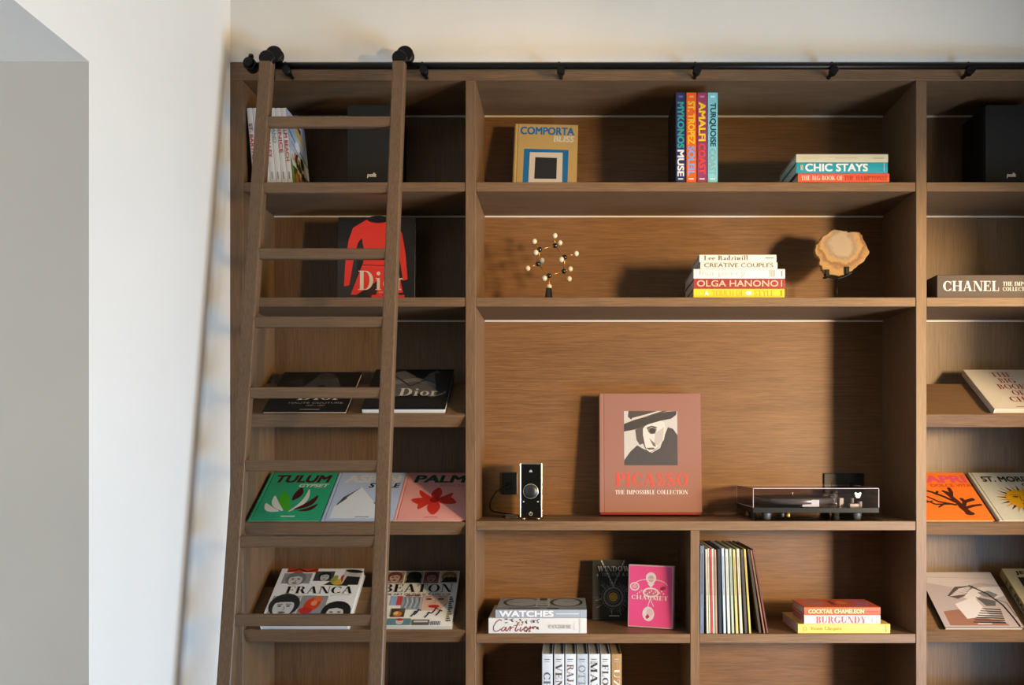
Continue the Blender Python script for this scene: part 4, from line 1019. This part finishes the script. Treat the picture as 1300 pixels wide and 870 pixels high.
p.rect(1.6, 1.6, W_ - 1.6, H_ - 1.6, HOT); WJ = (236, 222, 224); LJ = (206, 176, 184)
p.ell(31, 65, 7, 7.4, WJ); p.ell(31, 64, 4, 4.4, LJ); p.poly([(26, 58), (36, 58), (31, 52)], WJ)
p.ring(9, 53, 6.4, 5.6, 1.6, WJ); p.ell(9, 53, 3.6, 3, (226, 170, 190)); p.ring(31, 46, 11, 6.5, 2.2, WJ); p.ell(31, 45, 7, 3.4, (206, 110, 140)); p.ring(31, 56, 22, 7.5, .9, WJ, 0, 180)
p.ell(47, 52, 4, 2.4, (150, 40, 66), 20); p.line([(31, 40), (28, 30), (27, 26)], 1, WJ); p.line([(31, 36), (35, 28)], .9, WJ)
p.ell(28, 18, 8, 9.4, WJ); p.ell(30, 20, 4.4, 5, (226, 196, 204)); p.poly([(24, 14), (27, 18), (30, 14), (26, 11)], (190, 40, 70))
for k in range(14): p.ell(13 + k * 2.7, 49 + (k * 7 % 5) - 5, 1.0, 1.0, WJ, n=8)
p.text('CHAUMET', 5, 36.5, 54, 41.8, (244, 236, 236), serif=True)
book('bright pink upright book with a jewelled ornament on its cover', stand_face(XX(796.5, 47), 47, Z4 + .2, lean=4, yaw=-19, thick=9), W_, H_, 9, (206, 168, 178), cover=p, groove=False)

# records
rec = [(888.6, 888.2, 5.4, (104, 116, 134), 'thick slate-blue record sleeve against the divider'),
       (895.2, 897.0, 2.6, (214, 202, 176), 'cream record sleeve second in the row, after the slate-blue one'),
       (898.2, 900.2, 2.4, (226, 214, 196), 'off-white record sleeve between the cream and the red-edged ones'),
       (900.8, 902.8, 2.2, (206, 70, 66), 'red-edged record sleeve near the left of the row'),
       (903.2, 905.2, 2.8, (222, 216, 206), 'white record sleeve just right of the red-edged one'),
       (906.4, 908.2, 2.6, (182, 148, 116), 'tan record sleeve before the dark blue one'),
       (910.4, 912.4, 4.2, (38, 48, 62), 'dark blue record sleeve in the row'),
       (915.6, 918.4, 3.4, (186, 204, 214), 'pale blue record sleeve right of the dark blue one'),
       (920.4, 923.6, 3.6, (226, 222, 206), 'ivory record sleeve near the middle of the row'),
       (925.4, 929.0, 3.2, (176, 190, 164), 'pale green record sleeve in the row'),
       (929.8, 934.0, 3.4, (206, 188, 120), 'straw-yellow record sleeve in the row'),
       (934.8, 939.4, 3.6, (214, 204, 176), 'wide cream record sleeve right of the straw-yellow one'),
       (939.8, 945.4, 3.6, (76, 70, 64), 'black-and-white worn record sleeve'),
       (944.0, 951.0, 2.6, (216, 190, 90), 'yellow-edged record sleeve before the steeply leaning ones'),
       (948.4, 963.4, 3.4, (60, 48, 36), 'dark record sleeve, first of the three steeply leaning'),
       (952.2, 969.4, 2.2, (140, 100, 66), 'brown record sleeve, second of the three steeply leaning'),
       (954.8, 973.2, 2.4, (110, 56, 50), 'dark red record sleeve at the right end of the row')]
for i, (xt, xb_, th_, c, lab) in enumerate(rec):
    t = 3.0 + (i * 37 % 5) * .35; a0, a1 = XX(xb_, t), XX(xt, t); Hh = 108.6 - (i * 53 % 7) * .25
    if i == 0: Hh = 112
    tilt = math.degrees(math.asin(max(-.5, min(.5, (a0 - a1) / Hh))))
    lift = th_ * math.sin(math.radians(abs(tilt))) + .1 if tilt > 0 else .1
    r = thing('record_sleeve', stand_spine(a0 + th_, t, Z4 + lift, tilt), lab, 'record', 'records in a row')
    bm = bmesh.new(); bm_box(bm, 0, 0, 0, 108, th_ * .94, Hh, bevel=.25); scaled(bm); mobj('sleeve', bm, paint(c, .5, var=.22, scale=35), r)
    p = Print(); mid = tuple(int(v * .72) for v in c)
    p.rect(10, th_ * .35, Hh * .55, th_ * .62, mid); p.rect(Hh * .7, th_ * .3, Hh * .9, th_ * .6, tuple(min(255, int(v * 1.15)) for v in c))
    p.build(lambda u, v, l: (-l, th_ * .94 - v, Hh - u), 'spine_print', r)

def sp_coc(p, L, T): p.text('COCKTAIL CHAMELEON', 5, T*.22, 76, T*.74, (250, 214, 150), bold=.035); p.rect(80, T*.4, 94, T*.52, (190, 60, 40))
def sp_bur(p, L, T):
    p.text('BURGUNDY', 15, T*.1, 79, T*.86, (196, 84, 92), serif=True)
    for k in range(3): p.rect(84 + k * 1.4, T*.2, 84.8 + k * 1.4, T*.8, (196, 216, 214))
    p.rect(92, T*.1, 92.6, T*.9, (226, 190, 190))
def sp_cli(p, L, T): p.text('Veuve Clicquot', 16, T*.24, 56, T*.74, (196, 150, 64), serif=False); p.ring(9, T*.5, 2.4, 3, .5, (206, 160, 60)); p.rect(60, T*.45, 106, T*.53, (226, 176, 86)); p.rect(112, T*.15, 112.6, T*.85, (196, 150, 60))
cov = Print(); W_, H_ = 60, 96
cov.rect(.5, .5, W_, H_, (222, 92, 56)); cov.poly([(4, 40), (24, 20), (52, 30), (56, 8), (30, 4), (8, 12)], (190, 110, 140)); cov.poly([(10, 70), (40, 62), (54, 84), (30, 92)], (196, 120, 120)); cov.rect(18, 50, 50, 56, (130, 60, 44)); cov.ell(34, 40, 12, 7, (236, 140, 90))
G5 = dict(group='lower shelf stack of three')
stack([(1013.0, 1130.0, 12.2, 86, (240, 196, 96), sp_cli, None, 'yellow book at the bottom of the lower shelf stack of three', 0, G5),
       (1021.0, 1117.7, 11.2, 62, (236, 218, 206), sp_bur, None, 'white book with pink serif capitals in the middle of the lower stack', 0, dict(page=(206, 140, 116), **G5)),
       (1021.0, 1117.7, 10.3, 62, (230, 96, 60), sp_coc, cov, 'orange book topping the lower shelf stack of three', 0, G5)], 3, Z4)

# tall books on the lowest shelf in view
low = [(687.8, 701.6, (206, 216, 228), 'CHINA', (96, 104, 116), 23, 'first of the tall pale books on the lowest shelf, grey letters'),
       (703.0, 716.2, (212, 218, 226), 'VENICE', (86, 80, 78), 12, 'second tall pale book on the lowest shelf, dark serif letters'),
       (717.2, 731.2, (216, 226, 238), 'RAJASTHAN', (120, 96, 92), 13, 'third tall pale book on the lowest shelf, blue-tinted top edge'),
       (732.2, 746.2, (190, 202, 216), 'OTTOMAN', (140, 150, 160), 14, 'fourth tall book on the lowest shelf, pale letters on grey-blue'),
       (747.4, 761.2, (216, 222, 228), 'MAX', (60, 54, 52), 9.5, 'fifth tall white book on the lowest shelf, large black letters'),
       (762.4, 775.0, (218, 222, 226), 'FLORENCE', (70, 70, 74), 13, 'sixth tall white book on the lowest shelf'),
       (776.0, 789.2, (176, 140, 96), 'UZBEK', (236, 226, 206), 19, 'tan book with white letters at the right end of the lowest row')]
for i, (a, b_, c, s, tc_, u, lab) in enumerate(low):
    t = 3.0; x0, x1 = XX(a, t), XX(b_, t); T_ = x1 - x0 - .2
    sp = Print(); L_ = {'CHINA': 52, 'VENICE': 58, 'RAJASTHAN': 74, 'OTTOMAN': 70, 'MAX': 40, 'FLORENCE': 74, 'UZBEK': 58}[s]
    sp.text(s, u, T_ * .2, u + L_, T_ * .8, tc_, serif=True); sp.rect(6, T_ * .25, 7.2, T_ * .75, GREY if i < 6 else (206, 180, 140)); sp.rect(9, T_ * .25, 10, T_ * .7, (160, 168, 176))
    book(lab, stand_spine(x1 - .1, t, Z5 + .12), 86, 114.5, T_, c, page=(190, 196, 204) if i < 6 else (176, 158, 130), spine=sp, group='tall books on the lowest shelf', groove=False)

# ================================================================== RIGHT BAY
p = Print(); T_ = 29.5; t = 6.0
x0 = XX(1189.5, t); L_ = 150
p.text('CHANEL', 8, T_ * .3, 79, T_ * .73, (240, 232, 222), serif=True); p.text('THE IMPOSSIBLE', 84, T_ * .53, 136, T_ * .7, (236, 226, 214), serif=True); p.text('COLLECTION', 84, T_ * .3, 123, T_ * .47, (236, 226, 214), serif=True)
cb_ = thing('boxed_book', lie_spine(x0 + L_, t, Z2 + T_ + .2), 'thick dark brown boxed book with white capitals lying in the right bay', 'book')
bm = bmesh.new(); bm_box(bm, 0, 0, 0, 98, T_, L_, bevel=.6); scaled(bm); mobj('slipcase', bm, paint((66, 50, 46), .55, var=.1), cb_)
p.build(lambda u, v, l: (-l, T_ - v, L_ - u), 'spine_print', cb_)
bm = bmesh.new(); bm_box(bm, 3, 2, L_ - .02, 95, T_ - 2, L_ + .3); scaled(bm); mobj('end_panel', bm, paint((84, 74, 70), .5), cb_)

p = Print(); W_ = 92; OFF = (224, 212, 196)
p.rect(0, 0, W_, LB_, OFF)
for s, a, b_, y in (('THE', 32, 60, 87), ('BIG', 36, 58, 70), ('BOOK', 28, 66, 53), ('OF', 40, 56, 36), ('CHIC', 30, 64, 19)):
    p.text(s, a, y, b_, y + 13, (150, 34, 32), serif=True)
p.rect(30, 5, 62, 6.6, (120, 96, 84))
slanted('off-white book with stacked dark red serif words on the upper right tilted shelf', XX(1263), ZA, W_, LB_, 9.5, (226, 214, 198), page=(206, 190, 166), cover=p, groove=False)
W_ = 87; p = Print(); ORG = (244, 122, 40); p.rect(0, 0, W_, LB_, ORG)
p.text('CAPRI', 12, 84, 84, 101, (226, 84, 110), bold=.04); p.text('DOLCE VITA', 32, 74, 87, 81, (214, 80, 34), bold=.04)
BRN = (70, 30, 18)
for pts, a, b_ in (([(61, 15), (56, 28), (54, 40), (50, 52), (46, 62)], 9, 4.5), ([(55, 36), (40, 52), (28, 62), (12, 70)], 5, 3), ([(50, 50), (54, 62), (54, 70)], 5, 5), ([(53, 58), (44, 64)], 4, 4), ([(50, 33), (30, 40), (16, 54)], 4, 2.4), ([(46, 35), (24, 34), (10, 46)], 3.4, 2.4), ([(38, 37), (26, 28)], 3, 2.4), ([(58, 28), (64, 40), (76, 45)], 5, 6), ([(64, 38), (62, 46)], 5, 5), ([(60, 26), (72, 31), (82, 33)], 5, 4), ([(32, 56), (36, 63)], 3, 3), ([(22, 41), (12, 38)], 2.6, 2)):
    p.line(pts, a, BRN, b_); p.ell(pts[-1][0], pts[-1][1], b_ / 2, b_ / 2, BRN, n=10)
p.ell(61, 14, 6, 4, BRN); p.rect(52, 6, 70, 7.2, (206, 96, 40))
slanted('orange book with a dark brown coral branch on the right tilted shelf', XX(1176.9), ZB, W_, LB_, 5.5, ORG, cover=p, groove=False)
W_ = 92; p = Print(); STM = (198, 194, 180); p.rect(5, 0, W_, LB_, STM)
p.text('ST. MORITZ', 13, 86, 89, 99, (22, 18, 16), bold=.035); p.text('CHIC', 62, 75, 88, 83, (22, 18, 16), bold=.04)
for k in range(26):
    a = k / 26 * 6.283; p.poly([(50 + 20 * math.cos(a - .1), 45 + 19 * math.sin(a - .1)), (50 + 35 * math.cos(a + .05), 45 + 33 * math.sin(a + .05)), (50 + 20 * math.cos(a + .1), 45 + 19 * math.sin(a + .1))], (206, 150, 20) if k % 2 else (64, 38, 20))
p.ell(50, 45, 22, 21, (214, 156, 20))
for k in (-1, 1): p.ell(50 + k * 8, 51, 4, 1.8, (110, 60, 16)); p.line([(50 + k * 3, 55), (50 + k * 13, 56)], 1.0, (110, 60, 16))
p.line([(48, 54), (46, 42), (53, 41)], 1, (110, 60, 16)); p.ell(50, 35, 6, 1.6, (130, 60, 20))
slanted('silvery book with a golden sun face on the right tilted shelf', XX(1270), ZB, W_, LB_, 5.5, STM, cover=p)
p = Print(); W_ = 100; p.rect(0, 0, W_, LB_, (176, 160, 156))
p.poly([(6, 86), (40, 76), (76, 86), (100, 82), (100, 108), (0, 108), (0, 86)], (196, 182, 178)); p.poly([(8, 4), (8, 30), (30, 34), (44, 22), (80, 10), (84, 4)], (150, 104, 84))
p.poly([(24, 60), (40, 78), (66, 80), (50, 62), (36, 54)], (84, 76, 74))
for k in range(6): p.line([(28 + k * 3, 60 + k * 2.6), (50 + k * 2.4, 64 + k * 2.8)], 1.6, (206, 194, 190))
p.poly([(44, 56), (58, 72), (78, 78), (100, 78), (100, 60), (84, 54), (70, 62), (56, 50)], (210, 200, 196)); p.poly([(66, 66), (82, 70), (92, 62), (84, 56), (72, 58)], (120, 118, 118))
p.poly([(28, 44), (58, 58), (66, 22), (34, 16)], (214, 206, 204))
p.poly([(60, 58), (84, 50), (80, 40), (68, 40)], (90, 90, 92))
for k in range(7): p.poly([(60 - k * 3.4, 36 - k * 4.2), (84 - k * .6, 34 - k * 4), (84 - k * .6, 31.6 - k * 4), (60 - k * 3.4, 34.4 - k * 4.2)], (44, 38, 38))
p.line([(60, 80), (78, 64), (90, 42), (94, 20), (96, 2)], 2.4, (44, 40, 40)); p.line([(84, 54), (97, 46), (99, 20)], 1.2, (110, 104, 104)); p.rect(44, 6, 62, 7.6, (216, 208, 204))
p.line([(2, 98), (96, 94)], .5, (150, 136, 132)); p.rect(8, 90, 66, 91, (206, 194, 190)); p.rect(8, 94, 58, 95, (206, 194, 190))
slanted('grey-pink book with a curving staircase photograph on the lower right tilted shelf', XX(1201), ZD, W_, LB_, 6.5, (40, 38, 40), cover=p, groove=False)
p = Print(); W_ = 90; TAN = (206, 184, 138); p.rect(0, 0, W_, LB_, TAN)
p.text('JEAN', 14, 94, 52, 103, INK, bold=.035); p.rect(14, 40, 76, 90, (34, 30, 28)); p.ell(30, 74, 6, 8, (96, 92, 86)); p.ell(54, 66, 12, 14, (76, 70, 64))
sp = Print(); sp.text('J. E. FRANK', 18, 2.2, 96, 10.6, (56, 46, 34), bold=.02)
slanted('tan book with black lettering at the right edge of the lower tilted shelf', XX(1315), ZD, W_, LB_, 13, (196, 174, 130), cover=p, spine=sp, groove=False)
